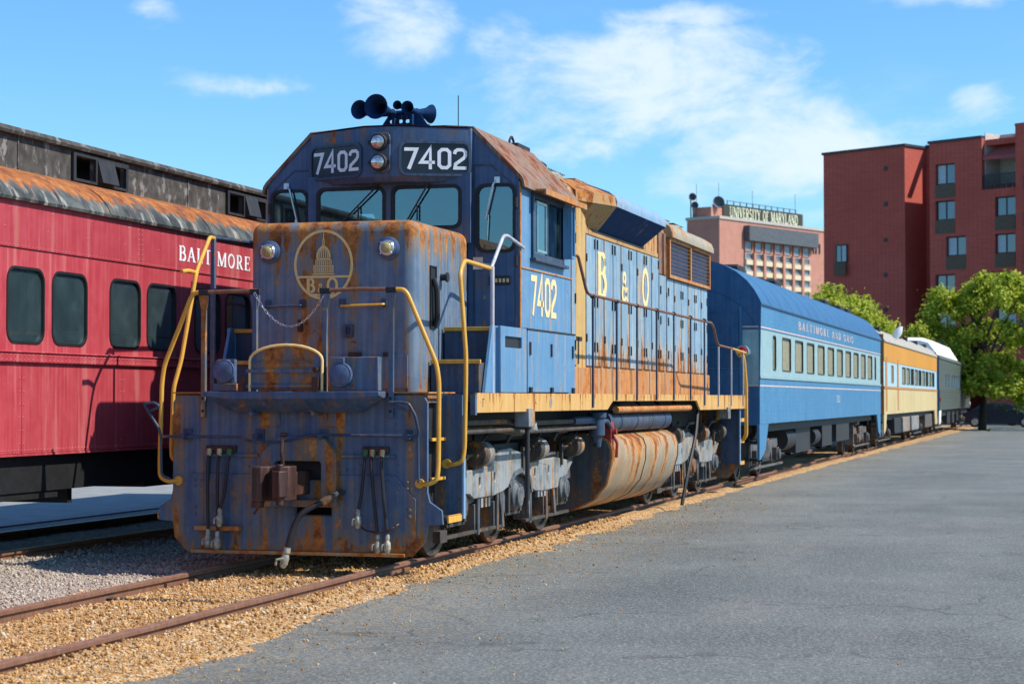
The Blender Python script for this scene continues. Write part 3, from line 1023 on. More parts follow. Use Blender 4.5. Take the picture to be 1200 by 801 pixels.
# --- front plate with its outward feet carrying the bottom steps
pl = [(1.29, 1.56), (1.25, 1.63), (-1.25, 1.63), (-1.29, 1.56), (-1.29, .72), (-1.31, .64), (-1.37, .60), (-1.43, .56), (-1.44, .43), (-1.29, .42), (-1.27, .27), (-1.14, .13), (1.14, .13), (1.27, .27), (1.29, .42), (1.44, .43), (1.43, .56), (1.37, .60), (1.31, .64), (1.29, .72)]
m = MB().plate(pl, [rrect(-.22, .26, .63, 1.02, .03), rrect(-.02, .34, .50, .58, .01)], 'y', YF, YF + .035)
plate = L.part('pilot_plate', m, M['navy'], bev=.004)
m = MB()
m.plate([(1.18, .30), (1.18, .66), (.98, .88), (.32, .88), (.32, .83), (-.26, .83), (-.26, .88), (-1.08, .88), (-1.08, .30), (-1.0, .16), (1.06, .16)], [rrect(-.03, .35, .49, .59, .01)], 'y', YF - .016, YF - .001)
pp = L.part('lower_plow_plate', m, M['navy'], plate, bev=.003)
m = MB().box(-1.08, 1.08, YF - .05, YF - .002, .125, .158)
L.part('plow_lip', m, M['rustband'], plate, bev=.004)
m = MB()
for x in (-1.0, -.84, -.42, 1.02, 1.1, .9, -1.05, -.34, .44):
    for z in (.82, .76):
        bolt(m, (x, YF - .016, z), (0, -1, 0))
for x in (-1.05, 1.12):
    for z in (.56, .50):
        bolt(m, (x, YF - .016, z), (0, -1, 0), .022)
for x, z in ((-1.0, 1.4), (-.9, 1.02), (-.5, .95), (.5, .93), (.98, 1.36), (1.0, .98), (.62, .98), (-.3, 1.4), (.3, 1.4)):
    bolt(m, (x, YF, z), (0, -1, 0), .011)
L.part('bolts', m, M['navy'], plate, stuff=True)
# coupler pocket bulge and pockets either side
m = MB()
m.prism([(-.30, .60), (.34, .60), (.34, 1.06), (.24, 1.12), (.24, 1.26), (-.18, 1.26), (-.30, 1.06)], 'y', YF - .002, YF - .10)
m2 = MB().plate([(-.34, .58), (.42, .58), (.42, 1.08), (.28, 1.24), (-.16, 1.24), (-.34, 1.08)], [rrect(-.20, .27, .645, 1.01, .03)], 'y', YF - .10, YF)
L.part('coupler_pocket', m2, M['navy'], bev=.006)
m = MB().box(-.24, .30, YF + .04, YF + .40, .62, 1.03)
L.part('pocket_cavity', m, M['black'])
m = MB().box(-.92, -.40, YF - .03, YF - .002, 1.045, 1.07).box(-.92, -.90, YF - .03, YF - .002, .80, 1.045)
m.box(.44, .98, YF - .03, YF - .002, 1.045, 1.07)
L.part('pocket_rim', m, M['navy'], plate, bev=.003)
# cover plates on the upper plate
for x in (-.37, .30):
    m = MB().box(x, x + .19, YF - .012, YF - .001, 1.33, 1.49)
    for a in (.015, .175):
        for b in (1.345, 1.475):
            bolt(m, (x + a, YF - .012, b), (0, -1, 0), .008)
    L.part('cover_plate', m, M['navy'], plate, bev=.002)
# coupler: shank, head and knuckle turned a little to the left
m = MB()
m.box(-.11, .13, 17.15, YF + .2, .70, .92)
L.part('coupler_shank', m, M['coupler'], bev=.012)
m = MB()
head = [(.16, 17.20), (.16, 17.02), (.09, 16.97), (.085, 16.90), (.03, 16.91), (.01, 16.99), (-.03, 16.96), (-.05, 16.86), (-.14, 16.85), (-.165, 16.94), (-.14, 17.12), (-.06, 17.22)]
m.prism(head, 'z', .66, .98)
m.box(-.16, -.06, 16.87, 16.96, .60, .665)
ch = L.part('coupler', m, M['coupler'], bev=.014, seg=3)
m = MB().prism([(.0, 16.98), (.05, 16.86), (.13, 16.84), (.17, 16.93), (.14, 17.0)], 'z', .70, .94).cyl((.10, 16.93, .62), (.10, 16.93, 1.0), .035)
L.part('knuckle', m, M['coupler'], ch, bev=.01)
m = MB().tube([(-.02, 17.30, .98), (-.03, 17.28, 1.10), (-.04, 17.34, 1.26)], .018, 8, .03).cyl((-.06, 17.34, 1.26), (.0, 17.34, 1.26), .022, n=8)
m.tube([(-.08, 17.0, .66), (-.13, 16.98, .60), (-.17, 16.97, .54)], .014, 6)
L.part('lift_link', m, M['coupler'], ch)
# anticlimber shelf
prof = [(17.36, 1.665), (YF - .001, 1.665), (YF - .001, 1.47), (17.50, 1.47), (17.36, 1.60)]
m = MB()
m.loft([[(x, y, z) for y, z in pr] for x, pr in ((-.86, [(17.36, 1.665), (YF - .001, 1.665), (YF - .001, 1.62), (17.5, 1.60), (17.36, 1.625)]), (-.62, prof), (.66, prof), (.90, [(17.36, 1.665), (YF - .001, 1.665), (YF - .001, 1.62), (17.5, 1.60), (17.36, 1.625)]))])
sh = L.part('anticlimber_shelf', m, M['cabnavy'], bev=.006)
m = MB()
for x in (-.40, .22):
    m.box(x, x + .02, 17.40, YF - .002, 1.44, 1.47)
L.part('shelf_rib', m, M['navy'], sh)
# hinged drop plate with gold arched rim
m = MB()
top = [(.26, 1.68)] + arc(-.10, 1.95, .36, .14, 0, 180, 12) + [(-.46, 1.68)]
m.prism(top, 'y', 17.42, 17.44)
m.v = [(v[0] + .06, v[1], v[2]) for v in m.v]
dp = L.part('drop_plate', m, M['navy'], bev=.003)
m = MB().tube([(.26, 17.41, 1.63)] + [(p[0], 17.41, p[1]) for p in arc(-.10, 1.955, .365, .145, 0, 180, 14)] + [(-.465, 17.41, 1.63)], .014, 8)
m.v = [(v[0] + .06, v[1], v[2]) for v in m.v]
L.part('drop_plate_rim', m, M['goldworn'], dp, label='worn gold arched rim')
m = MB().box(-.44, .24, 17.395, 17.418, 1.84, 1.875).box(-.44, .24, 17.40, 17.418, 1.70, 1.73).box(-.44, .24, 17.405, 17.418, 1.94, 1.95)
for x in np.arange(-.40, .24, .11):
    bolt(m, (x, 17.395, 1.857), (0, -1, 0), .009)
L.part('plate_strap', m, M['navy'], dp, bev=.002)
m = MB().box(.24, .30, 17.36, 17.40, 1.66, 1.80).box(-.50, -.45, 17.36, 17.40, 1.66, 1.80).cyl((.27, 17.35, 1.87), (.27, 17.47, 1.87), .025, n=8)
L.part('plate_hinge', m, M['coupler'], dp)
# receptacles and box on the deck edge
m = MB().box(.38, .86, 17.46, 17.60, 1.67, 1.985)
bx = L.part('receptacle_box', m, M['navy'], bev=.006)
m = MB().cyl((.50, 17.46, 1.82), (.50, 17.40, 1.82), .115, n=20).cyl((.50, 17.40, 1.82), (.50, 17.385, 1.82), .10, .07, n=20).box(.46, .54, 17.40, 17.44, 1.92, 1.975)
L.part('receptacle_cover', m, M['lampblue'], bx, bev=.004)
m = MB().box(-.80, -.56, 17.46, 17.58, 1.67, 1.74).box(-.77, -.60, 17.47, 17.56, 1.74, 1.97)
bx = L.part('receptacle_stand', m, M['navy'], bev=.005)
m = MB().cyl((-.67, 17.46, 1.86), (-.67, 17.40, 1.86), .11, n=20).cyl((-.67, 17.40, 1.86), (-.67, 17.385, 1.86), .095, .06, n=20).box(-.60, -.565, 17.42, 17.46, 1.75, 1.97)
L.part('receptacle_cover', m, M['lampblue'], bx, bev=.004)

# --- front handrails
XP = (-.96, -.43, .28, .94)
for x in XP:
    m = MB()
    z0 = 1.42 if abs(x) > .6 else 1.66
    m.loft([[(x - .022, y, z), (x + .022, y, z), (x + .022, y + .045, z), (x - .022, y + .045, z)] for y, z in ((17.575, z0), (17.575, 2.60))])
    m.prism([(x - .022, 2.44), (x + .022, 2.44), (x + .045, 2.54), (x + .045, 2.60), (x - .045, 2.60), (x - .045, 2.54)], 'y', 17.58, 17.612)
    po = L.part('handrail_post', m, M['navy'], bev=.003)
    m = MB()
    for z in (z0 + .06, z0 + .18):
        bolt(m, (x, 17.575, z), (0, -1, 0), .016)
    m.box(x - .05, x + .05, 17.575, 17.625, 2.585, 2.64)
    L.part('post_bracket', m, M['grime'], po, bev=.004)
m = MB().tube([(-.98, 17.60, 2.615), (-.70, 17.595, 2.622), (-.42, 17.60, 2.626)], .02, 10)
L.part('front_handrail', m, M['rail'])
m = MB().tube([(.26, 17.60, 2.615), (.62, 17.595, 2.625), (.96, 17.60, 2.618)], .02, 10)
L.part('front_handrail', m, M['rail'])
m = MB().tube([(.97, 17.60, 2.618), (1.06, 17.60, 2.615), (1.10, 17.60, 2.57), (1.38, 17.61, 1.92), (1.405, 17.61, 1.75), (1.41, 17.58, .98), (1.40, 17.57, .84), (1.30, 17.56, .80), (1.22, YF - .01, .81)], .0215, 10, .06)
m.cyl((1.22, YF - .03, .81), (1.22, YF, .81), .045, n=12)
both('step_handrail', m, M['yellow'])
m = MB().tube([(1.415, 19.27, 2.91), (1.42, 18.35, 2.93), (1.43, 18.18, 2.80), (1.51, 18.12, 2.02), (1.515, 18.10, 1.80), (1.515, 18.06, 1.12), (1.50, 18.04, 1.0), (1.40, 18.04, .97), (1.31, 18.10, .98)], .0215, 10, .08)
m.cyl((1.33, 18.06, .98), (1.33, 18.11, .98), .045, n=12)
L.part('step_handrail', m, M['yellow'])
m = MB().tube([(-1.42, 18.84, 3.24), (-1.42, 18.74, 3.25), (-1.42, 18.42, 2.88), (-1.42, 18.36, 2.72), (-1.47, 18.18, 1.98), (-1.515, 18.10, 1.70), (-1.515, 18.06, 1.12), (-1.50, 18.04, 1.0), (-1.40, 18.04, .97), (-1.31, 18.10, .98)], .0215, 10, .07)
m.tube([(-1.42, 18.44, 2.86), (-1.45, 18.30, 2.88), (-1.46, 18.16, 2.86)], .02, 8, .05)
L.part('step_handrail', m, M['yellow'])
m = MB().tube([(1.43, 19.29, 1.48), (1.43, 19.29, 2.93)], .022, 10)
L.part('cab_step_post', m, M['pinkpost'])
m = MB().box(-1.455, -1.405, 18.83, 18.87, 1.50, 3.27)
L.part('cab_step_post', m, M['navy'], bev=.006)
m = MB().tube([(1.42, 19.29, 2.92), (1.44, 19.66, 3.27), (1.45, 19.78, 3.28), (1.46, 20.36, 3.20)], .019, 10, .06)
L.part('cab_grab_rail', m, M['pinkpost'])
m = MB().tube([(-1.43, 18.85, 3.25), (-1.44, 20.32, 3.29)], .019, 10)
L.part('cab_grab_rail', m, M['darkblue'])
# chain between the middle posts: separate oval links
m = MB()
pts = []
for i in range(27):
    t = i / 26
    x = -.42 + .70 * t
    pts.append(Vector((x, 17.55, 2.60 - .30 * (1 - (2 * t - 1) ** 2) - .04 * t)))
for i in range(26):
    a, b = pts[i], pts[i + 1]
    d = (b - a).normalized()
    s_ = Vector((0, 1, 0)) if i % 2 else d.cross(Vector((0, 1, 0)))
    q = [a - d * .006 + s_ * .009, a + s_ * .009 + d * .004, b - d * .004 + s_ * .009, b + d * .006, b - d * .004 - s_ * .009, a + d * .004 - s_ * .009, a - d * .006 - s_ * .002]
    m.tube([tuple(p) for p in q], .0035, 5)
L.part('safety_chain', m, M['silver'])
# uncoupling lever
m = MB().tube([(-1.36, 17.50, 1.235), (-.55, 17.50, 1.235), (-.44, 17.44, 1.20), (-.30, 17.42, 1.19), (-.10, 17.42, 1.19), (.08, 17.46, 1.23), (.20, 17.50, 1.26), (1.20, 17.50, 1.25)], .014, 8, .04)
m.tube([(1.20, 17.50, 1.25), (1.235, 17.50, 1.25), (1.245, 17.49, 1.30), (1.22, 17.47, 1.44), (1.16, 17.45, 1.555), (1.08, 17.45, 1.565), (.97, 17.45, 1.56), (.97, 17.45, 1.54), (1.16, 17.45, 1.49)], .014, 8, .03)
m.tube([(1.235, 17.50, 1.25), (1.235, 17.52, .82)], .013, 8)
m.tube([(-1.36, 17.50, 1.235), (-1.375, 17.48, 1.32), (-1.44, 17.46, 1.42), (-1.52, 17.45, 1.55), (-1.40, 17.45, 1.56), (-1.35, 17.45, 1.52), (-1.44, 17.45, 1.48)], .014, 8, .03)
m.tube([(-1.36, 17.50, 1.235), (-1.36, 17.52, .86), (-1.29, 17.56, .83)], .013, 8, .04)
ul = L.part('uncoupling_lever', m, M['darkblue'])
for x in (-1.13, -.38, .27, 1.12):
    m = MB().box(x - .025, x + .025, 17.47, YF - .001, 1.22, 1.265).box(x - .045, x + .045, YF - .02, YF - .002, 1.20, 1.31)
    L.part('lever_bracket', m, M['darkblue'], ul, bev=.003)


# air hoses in two groups of three, and the brake pipe hose
def hose(x, z1, dx, first_green):
    m = MB().tube([(x, 17.56, 1.07), (x, 17.53, 1.0), (x + dx * .4, 17.51, .7), (x + dx, 17.50, z1 + .1)], .017, 8, .05)
    h = L.part('air_hose', m, M['hose'])
    m = MB().lathe((x, 17.56, 1.05), (x, 17.57, 1.12), [(0, .022), (.3, .024), (.35, .028), (1, .026)], 10)
    L.part('hose_cock', m, M['greencock'] if first_green else M['brass'], h)
    m = MB().lathe((x + dx, 17.50, z1 + .12), (x + dx, 17.49, z1 - .06), [(0, .017), (.2, .022), (.3, .018), (.42, .030), (.7, .034), (.9, .026), (1, .012)], 10)
    m.tube([(x + dx - .02, 17.48, z1 + .03), (x + dx - .045, 17.47, z1 + .02), (x + dx - .045, 17.47, z1 - .03)], .011, 6, .01)
    L.part('gladhand', m, M['gladhand'], h)


M['greencock'] = plain('green_cock', (.05, .13, .04), rough=.6, var=.4, scale=30)
for x, z, dx, g in ((-.885, .24, .02, 0), (-.78, .22, .01, 0), (-.675, .44, -.07, 1), (.70, .45, -.05, 1), (.765, .22, .08, 0), (.865, .22, .075, 0)):
    hose(x, z, dx, g)
m = MB().box(-.93, -.62, 17.585, 17.619, 1.09, 1.15).box(.66, .92, 17.585, 17.619, 1.09, 1.15)
L.part('hose_manifold', m, M['coupler'], bev=.004)
m = MB().box(-1.02, -.56, 17.52, 17.605, .345, .385)
L.part('hose_rest', m, M['rustband'], bev=.003)
m = MB().tube([(.66, 17.57, .42), (.70, 17.50, .38), (.86, 17.48, .35), (.99, 17.50, .40), (1.02, 17.58, .43)], .009, 6, .04)
L.part('hose_rest', m, M['coupler'])
m = MB().tube([(.38, 17.45, .66), (.26, 17.36, .60), (.14, 17.30, .52), (.08, 17.27, .36), (.04, 17.26, .20)], .028, 10, .1)
h = L.part('brake_hose', m, M['hose'])
m = MB().tube([(.46, YF - .02, .72), (.44, 17.50, .71), (.34, 17.42, .63)], .030, 10, .03).cyl((.40, 17.47, .68), (.32, 17.41, .62), .04, n=12)
L.part('angle_cock', m, M['truck'], h)
m = MB().lathe((.045, 17.26, .22), (.0, 17.25, .03), [(0, .03), (.25, .036), (.3, .026), (.5, .04), (.8, .038), (1, .02)], 12)
m.tube([(.02, 17.22, .12), (-.04, 17.20, .11), (-.05, 17.20, .06)], .014, 6)
L.part('gladhand', m, M['gladhand'], h)

# --- platform, step wells and side sills
m = MB().box(-1.25, 1.25, YF + .03, 35.0, 1.56, 1.645)
m.box(-1.50, -1.25, 18.42, 34.9, 1.60, 1.645).box(1.25, 1.50, 18.42, 34.9, 1.60, 1.645)
m.box(-1.28, 1.28, YF + .036, 18.42, 1.60, 1.648)
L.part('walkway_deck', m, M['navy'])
m = MB().box(-1.30, 1.30, 17.60, 18.45, 1.648, 1.660)
L.part('deck_edge', m, M['rustband'])
for sgn in (1, -1):
    f = (lambda q: q) if sgn > 0 else mirror
    m = MB().box(1.20, 1.475, 18.11, 18.14, .46, 1.63)
    rz = L.part('step_riser', f(m), M['navy'])
    m = MB().box(1.475, 1.495, 18.10, 18.16, .46, 1.44)
    L.part('riser_edge', f(m), M['flaretop'], rz)  # pale paint puts sunlight into the riser's outer edge
    for z in (.47, .83, 1.20):
        x1 = 1.46 if z < .5 else 1.30
        m = MB().box(1.0, x1, YF + .04, 18.10, z, z + .025)
        st = L.part('step_tread', f(m), M['grime'])
        m = MB().box(x1, x1 + .02, YF + .06, 18.09, z - (.03 if z < .5 else .0), z + .03)
        if z < .5:
            for k in np.arange(YF + .08, 18.07, .025):
                m.box(x1, x1 + .02, k, k + .012, z + .03, z + .042)
        L.part('step_nosing', f(m), M['yellow'], st, bev=.003)
    m = MB().box(.95, 1.20, YF + .035, 18.3, .42, 1.60)
    L.part('step_well', f(m), M['grime'])
# yellow side sill with the arched opening over the tank
sp_ = [(18.42, 1.46), (18.42, 1.652), (35.05, 1.652), (35.05, 1.42), (30.45, 1.42), (30.15, 1.565), (24.35, 1.565), (24.05, 1.46)]
m = MB().prism(sp_, 'x', 1.50, 1.53)
sa, sb = both('side_sill', m, M['sill'], bev=.003)
m = MB()
for p in ((20.35, 1.46), (33.0, 1.42)):
    m.box(1.40, 1.56, p[0] - .12, p[0] + .12, p[1] - .16, p[1] + .035)
both('jacking_pad', m, M['trucklight'], bev=.006)
m = MB().cyl((1.531, 21.25, 1.555), (1.533, 21.25, 1.555), .055, n=20)
L.part('sill_plate_spot', m, M['trucklight'], sa)
m = MB().box(1.48, 1.53, 18.36, 18.42, 1.44, 1.64)
L.part('sill_end', m, M['navy'])
# letter F on the sill
m = MB()
lettering(m, 'F', SERIF, lambda x, z, d: (1.53 + d, 18.60 + x, 1.52 + z), .08)
L.part('front_mark', m, M['navy'], sa)

# --- short hood
m = MB().box(-.88, .88, 18.50, 20.30, 1.55, 3.36)
nose = L.part('nose', m, M['nose'], bev=.115, seg=5, label='rusty blue short hood with round gold emblem')
YN = 18.50 - .002
# emblem
EX, EZ = -.085, 2.925
m = MB()
m.ribbon(arc(EX, EZ, .30, .335, 0, 360, 40)[:-1], .026, 'y', YN, YN - .003, True)
hw = lambda z: .30 * math.sqrt(max(0, 1 - ((z - EZ) / .335) ** 2))
for z in (2.805, 2.625):
    m.ribbon([(EX - hw(z), z), (EX + hw(z), z)], .022, 'y', YN, YN - .0036)
lettering(m, 'B', SERIF, lambda x, z, d: (EX - .185 + x, YN - d, 2.652 + z), .135, 1.05, wscale=1.3)
lettering(m, '&', SERIF, lambda x, z, d: (EX - .065 + x, YN - d, 2.652 + z), .085, 1.0, wscale=1.3)
lettering(m, 'O', SERIF, lambda x, z, d: (EX + .03 + x, YN - d, 2.645 + z), .15, 1.05, wscale=1.3)
em = L.part('round_emblem', m, M['goldworn'], nose, label='gold ring emblem with dome and lettering B & O')
m = MB()


def rect(x0, x1, z0, z1, k=0):
    m.box(EX + x0, EX + x1, YN - .003 - .0004 * k, YN, z0, z1)


rect(-.115, .115, 2.825, 2.838)
rect(-.105, .105, 2.845, 2.853)
for i in range(11):
    x = -.10 + .02 * i
    rect(x - .0055, x + .0055, 2.856, 2.905, 1)
rect(-.108, .108, 2.908, 2.918)
for i in range(9):
    x = -.08 + .02 * i
    rect(x - .005, x + .005, 2.922, 2.96, 1)
rect(-.088, .088, 2.964, 2.973)
rect(-.072, .072, 2.978, 2.99)
for i in range(-4, 5):       # ribs of the dome
    t = i / 4.6
    m.ribbon([(EX + .074 * math.sin(t * 1.5) * math.cos(R(a)), 2.993 + .115 * math.sin(R(a))) for a in (0, 18, 36, 54, 72, 86)], .0095, 'y', YN, YN - .003 - .0003 * (i + 4))
rect(-.018, .018, 3.112, 3.12)
rect(-.012, -.004, 3.122, 3.16)
rect(.004, .012, 3.122, 3.16)
rect(-.015, .015, 3.163, 3.17)
m.prism([(EX - .010, 3.172), (EX + .010, 3.172), (EX + .003, 3.20), (EX + .003, 3.245), (EX - .003, 3.245), (EX - .003, 3.20)], 'y', YN, YN - .003)
L.part('dome_drawing', m, M['goldworn'], em)
# classification lamps
for x, z in ((-.655, 3.06), (.60, 3.075)):
    m = MB().lathe((x, 18.51, z), (x, 18.44, z), [(0, .115), (.45, .115), (.6, .10), (.7, .085), (1, .085)], 24)
    lp = L.part('class_lamp', m, M['lampblue'], nose)
    m = MB().lathe((x, 18.45, z), (x, 18.415, z), [(0, .08), (.6, .08), (1, .068)], 24)
    for k in range(4):
        a = R(45 + 90 * k)
        m.cyl((x + .078 * math.cos(a), 18.44, z + .078 * math.sin(a)), (x + .078 * math.cos(a), 18.41, z + .078 * math.sin(a)), .009, n=6)
    L.part('lamp_ring', m, M['silver'], lp)
    m = MB().lathe((x, 18.42, z), (x, 18.385, z), [(0, .058), (.5, .05), (.85, .03), (1, .004)], 20)
    L.part('lens', m, M['lens'], lp)
# grab irons, latch, lower access door on the nose
for x0, x1 in ((-.67, -.30), (.12, .56)):
    m = MB().tube([(x0, 18.50, 2.52), (x0, 18.43, 2.51), (x1, 18.43, 2.52), (x1, 18.50, 2.53)], .012, 8, .02)
    g = L.part('grab_iron', m, M['yellow'] if x0 > 0 else M['darkblue'], nose)
    m = MB()
    for x in (x0, x1):
        m.box(x - .03, x + .03, 18.47, 18.499, 2.50, 2.58)
    L.part('grab_bracket', m, M['darkblue'], g, bev=.003)
m = MB().plate(rrect(.13, .235, 2.20, 2.33, .012), [rrect(.16, .21, 2.235, 2.30, .008)], 'y', 18.47, 18.497).box(.16, .21, 18.49, 18.497, 2.235, 2.30)
L.part('latch', m, M['darkblue'], nose)
m = MB().plate(rrect(.08, .80, 1.70, 2.02, .01), [], 'y', 18.485, 18.498)
ad = L.part('access_panel', m, M['nose'], nose, bev=.003)
m = MB().box(.19, .32, 18.465, 18.484, 2.005, 2.055).box(.55, .67, 18.47, 18.484, 2.01, 2.05)
L.part('panel_hinge', m, M['coupler'], ad)
m = MB().box(-.34, -.30, 18.45, 18.498, 2.26, 2.38)
m.box(.17, .19, 18.45, 18.498, 1.80, 1.86)
L.part('catch', m, M['coupler'], nose)
# black plate painting the shade of an opening, and hardware, on the right flank
m = MB().plate([(18.93, 2.30), (19.13, 2.30), (19.13, 2.93), (18.93, 2.93)], [[(18.945, 2.315), (19.115, 2.315), (19.115, 2.915), (18.945, 2.915)]], 'x', .895, .88).box(.881, .885, 18.945, 19.115, 2.315, 2.915)
rc = L.part('side_recess', m, M['black'], nose)
m = MB().tube([(.90, 19.0, 2.80), (.93, 19.02, 2.70), (.93, 19.04, 2.45), (.91, 19.06, 2.33)], .03, 8, .05)
L.part('recess_hose', m, M['grime'], rc)
m = MB().lathe((.88, 19.30, 2.83), (.96, 19.30, 2.83), [(0, .035), (.7, .035), (.75, .05), (1, .05)], 12)
L.part('filler_cap', m, M['grime'], nose)

# --- steps up to the cab door and boxes below the cab
for sgn in (1, -1):
    f = (lambda q: q) if sgn > 0 else mirror
    m = MB().box(.90, 1.40, 18.92, 19.42, 1.648, 1.955)
    cs = L.part('cab_step', f(m), M['darkblue'], bev=.004)
    m = MB().box(.90, 1.42, 18.895, 18.93, 1.945, 1.985)
    L.part('step_nosing', f(m), M['yellow'], cs, bev=.003)
    m = MB().box(.90, 1.40, 19.36, 20.28, 1.648, 2.295)
    cs = L.part('cab_step', f(m), M['darkblue'], bev=.004)
    m = MB().box(.90, 1.42, 19.335, 19.37, 2.285, 2.325)
    L.part('step_nosing', f(m), M['yellow'], cs, bev=.003)
    m = MB().prism([(18.98, 1.655), (19.50, 1.655), (19.50, 2.335), (19.26, 2.335)], 'x', 1.41, 1.445)
    L.part('stair_side', f(m), M['blue'], bev=.004)
    # battery boxes
    m = MB().plate([(19.36, 1.66), (20.36, 1.66), (20.36, 2.335), (19.36, 2.335)], [rrect(19.52, 20.16, 2.12, 2.235, .01)], 'x', 1.50, 1.47)
    m.box(1.40, 1.469, 19.36, 20.36, 1.648, 2.32)
    bb = L.part('battery_box', f(m), M['blue'], bev=.004)
    m = MB().box(1.4695, 1.475, 19.50, 20.18, 2.10, 2.25)
    L.part('vent_slot', f(m), M['black'], bb)
    m = MB().box(1.40, 1.505, 20.385, 22.46, 1.665, 2.325)
    bb = L.part('battery_box', f(m), M['blue'], bev=.006)
    m = MB()
    for y in (20.46, 21.36, 22.34):
        m.box(1.505, 1.52, y - .022, y + .022, 2.06, 2.20)
        m.box(1.505, 1.53, y - .04, y + .04, 1.655, 1.72)
    L.part('box_latch', f(m), M['grime'], bb)
    m = MB().box(1.36, 1.51, 20.36, 22.48, 2.326, 2.345)
    L.part('cab_ledge', f(m), M['grime'])

# --- cab
CXW = 1.43
YC, YC2 = 20.30, 22.60
# windshield wall
m = MB().plate([(-.92, 3.25), (.92, 3.25), (.92, 4.0), (-.92, 4.0)], [rrect(-.80, -.055, 3.43, 3.855, .07), rrect(.055, .80, 3.43, 3.855, .07)], 'y', 20.20, 20.24)
ws = L.part('windshield_wall', m, M['cabnavy'])
for x0, x1 in ((-.80, -.055), (.055, .80)):
    m = MB().plate(rrect(x0 - .025, x1 + .025, 3.405, 3.88, .085), [rrect(x0 + .012, x1 - .012, 3.442, 3.843, .062)], 'y', 20.19, 20.215)
    wd = L.part('windshield', m, M['black'], ws)
    m = MB().plate(rrect(x0, x1, 3.43, 3.855, .07), [], 'y', 20.212, 20.216)
    L.part('pane', m, M['cabglass'], wd)
# brow with angled number-board faces
bp_ = [(-.92, 20.26), (-.19, 19.95), (.19, 19.95), (.92, 20.26), (.92, 20.36), (-.92, 20.36)]
m = MB()
bt = [(x, y + (.06 if y < 20.3 else 0), 3.90) for x, y in bp_]
m.loft([bt, [(x, y, 3.96) for x, y in bp_], [(x, y, 4.475 + (.015 if abs(x) < .3 else 0)) for x, y in bp_]])
brow = L.part('cab_brow', m, M['cabnavy'], bev=.012)
for sgn in (-1, 1):
    # plane through the brow face
    p0 = Vector((sgn * .19, 19.95, 0))
    p1 = Vector((sgn * .92, 20.26, 0))
    e = (p1 - p0).normalized()
    nrm = Vector((e.y, -e.x, 0)) * (1 if sgn > 0 else -1)
    if nrm.y > 0:
        nrm = -nrm
    if sgn > 0:
        org, ex = p0, e
        a0, a1 = .03, .765
    else:
        org, ex = p1, -e
        a0, a1 = .03, .76

    def F3(x, z, d, org=org, ex=ex, nrm=nrm):
        q = org + ex * x + nrm * d
        return (q.x, q.y, z)

    def onface(flat, d0, d1, holes=()):
        t = MB().plate(flat, holes, 'y', d0, d1)
        t.v = [F3(v[0], v[2], v[1]) for v in t.v]
        return t
    rr = rrect(a0, a1, 3.975, 4.315, .075)
    fr = L.part('number_board', onface(rrect(a0 - .018, a1 + .018, 3.958, 4.332, .09), .028, .002, [rrect(a0 + .01, a1 - .01, 3.985, 4.305, .065)]), M['darkblue'], brow)
    L.part('board_face', onface(rr, .012, .002), M['board'], fr)
    m = MB()
    wtxt = text_width('7402', BLOCK, .23, 1.05, .09)
    lettering(m, '7402', BLOCK, lambda x, z, d: F3(a0 + (a1 - a0 - wtxt) / 2 + .02 + x, 4.03 + z, .012 + d), .23, 1.05, .09)
    L.part('road_number', m, M['white'], fr, label='white road number 7402')
# twin headlight
m = MB().plate(rrect(-.115, .115, 3.995, 4.42, .05), [], 'y', 19.915, 19.951)
hl = L.part('headlight_housing', m, M['cabnavy'], brow, bev=.008)
for z in (4.315, 4.10):
    m = MB().lathe((0, 19.93, z), (0, 19.85, z), [(0, .095), (.7, .095), (1, .087)], 22)
    m.box(.085, .125, 19.88, 19.91, z - .02, z + .02).box(-.12, -.085, 19.88, 19.91, z - .02, z + .02)
    lm = L.part('headlight', m, M['grime'], hl)
    m = MB().lathe((0, 19.86, z), (0, 19.825, z), [(0, .075), (.4, .07), (.8, .045), (1, .005)], 20)
    L.part('lens', m, M['hlens'] if 'hlens' in M else M['silver'], lm)

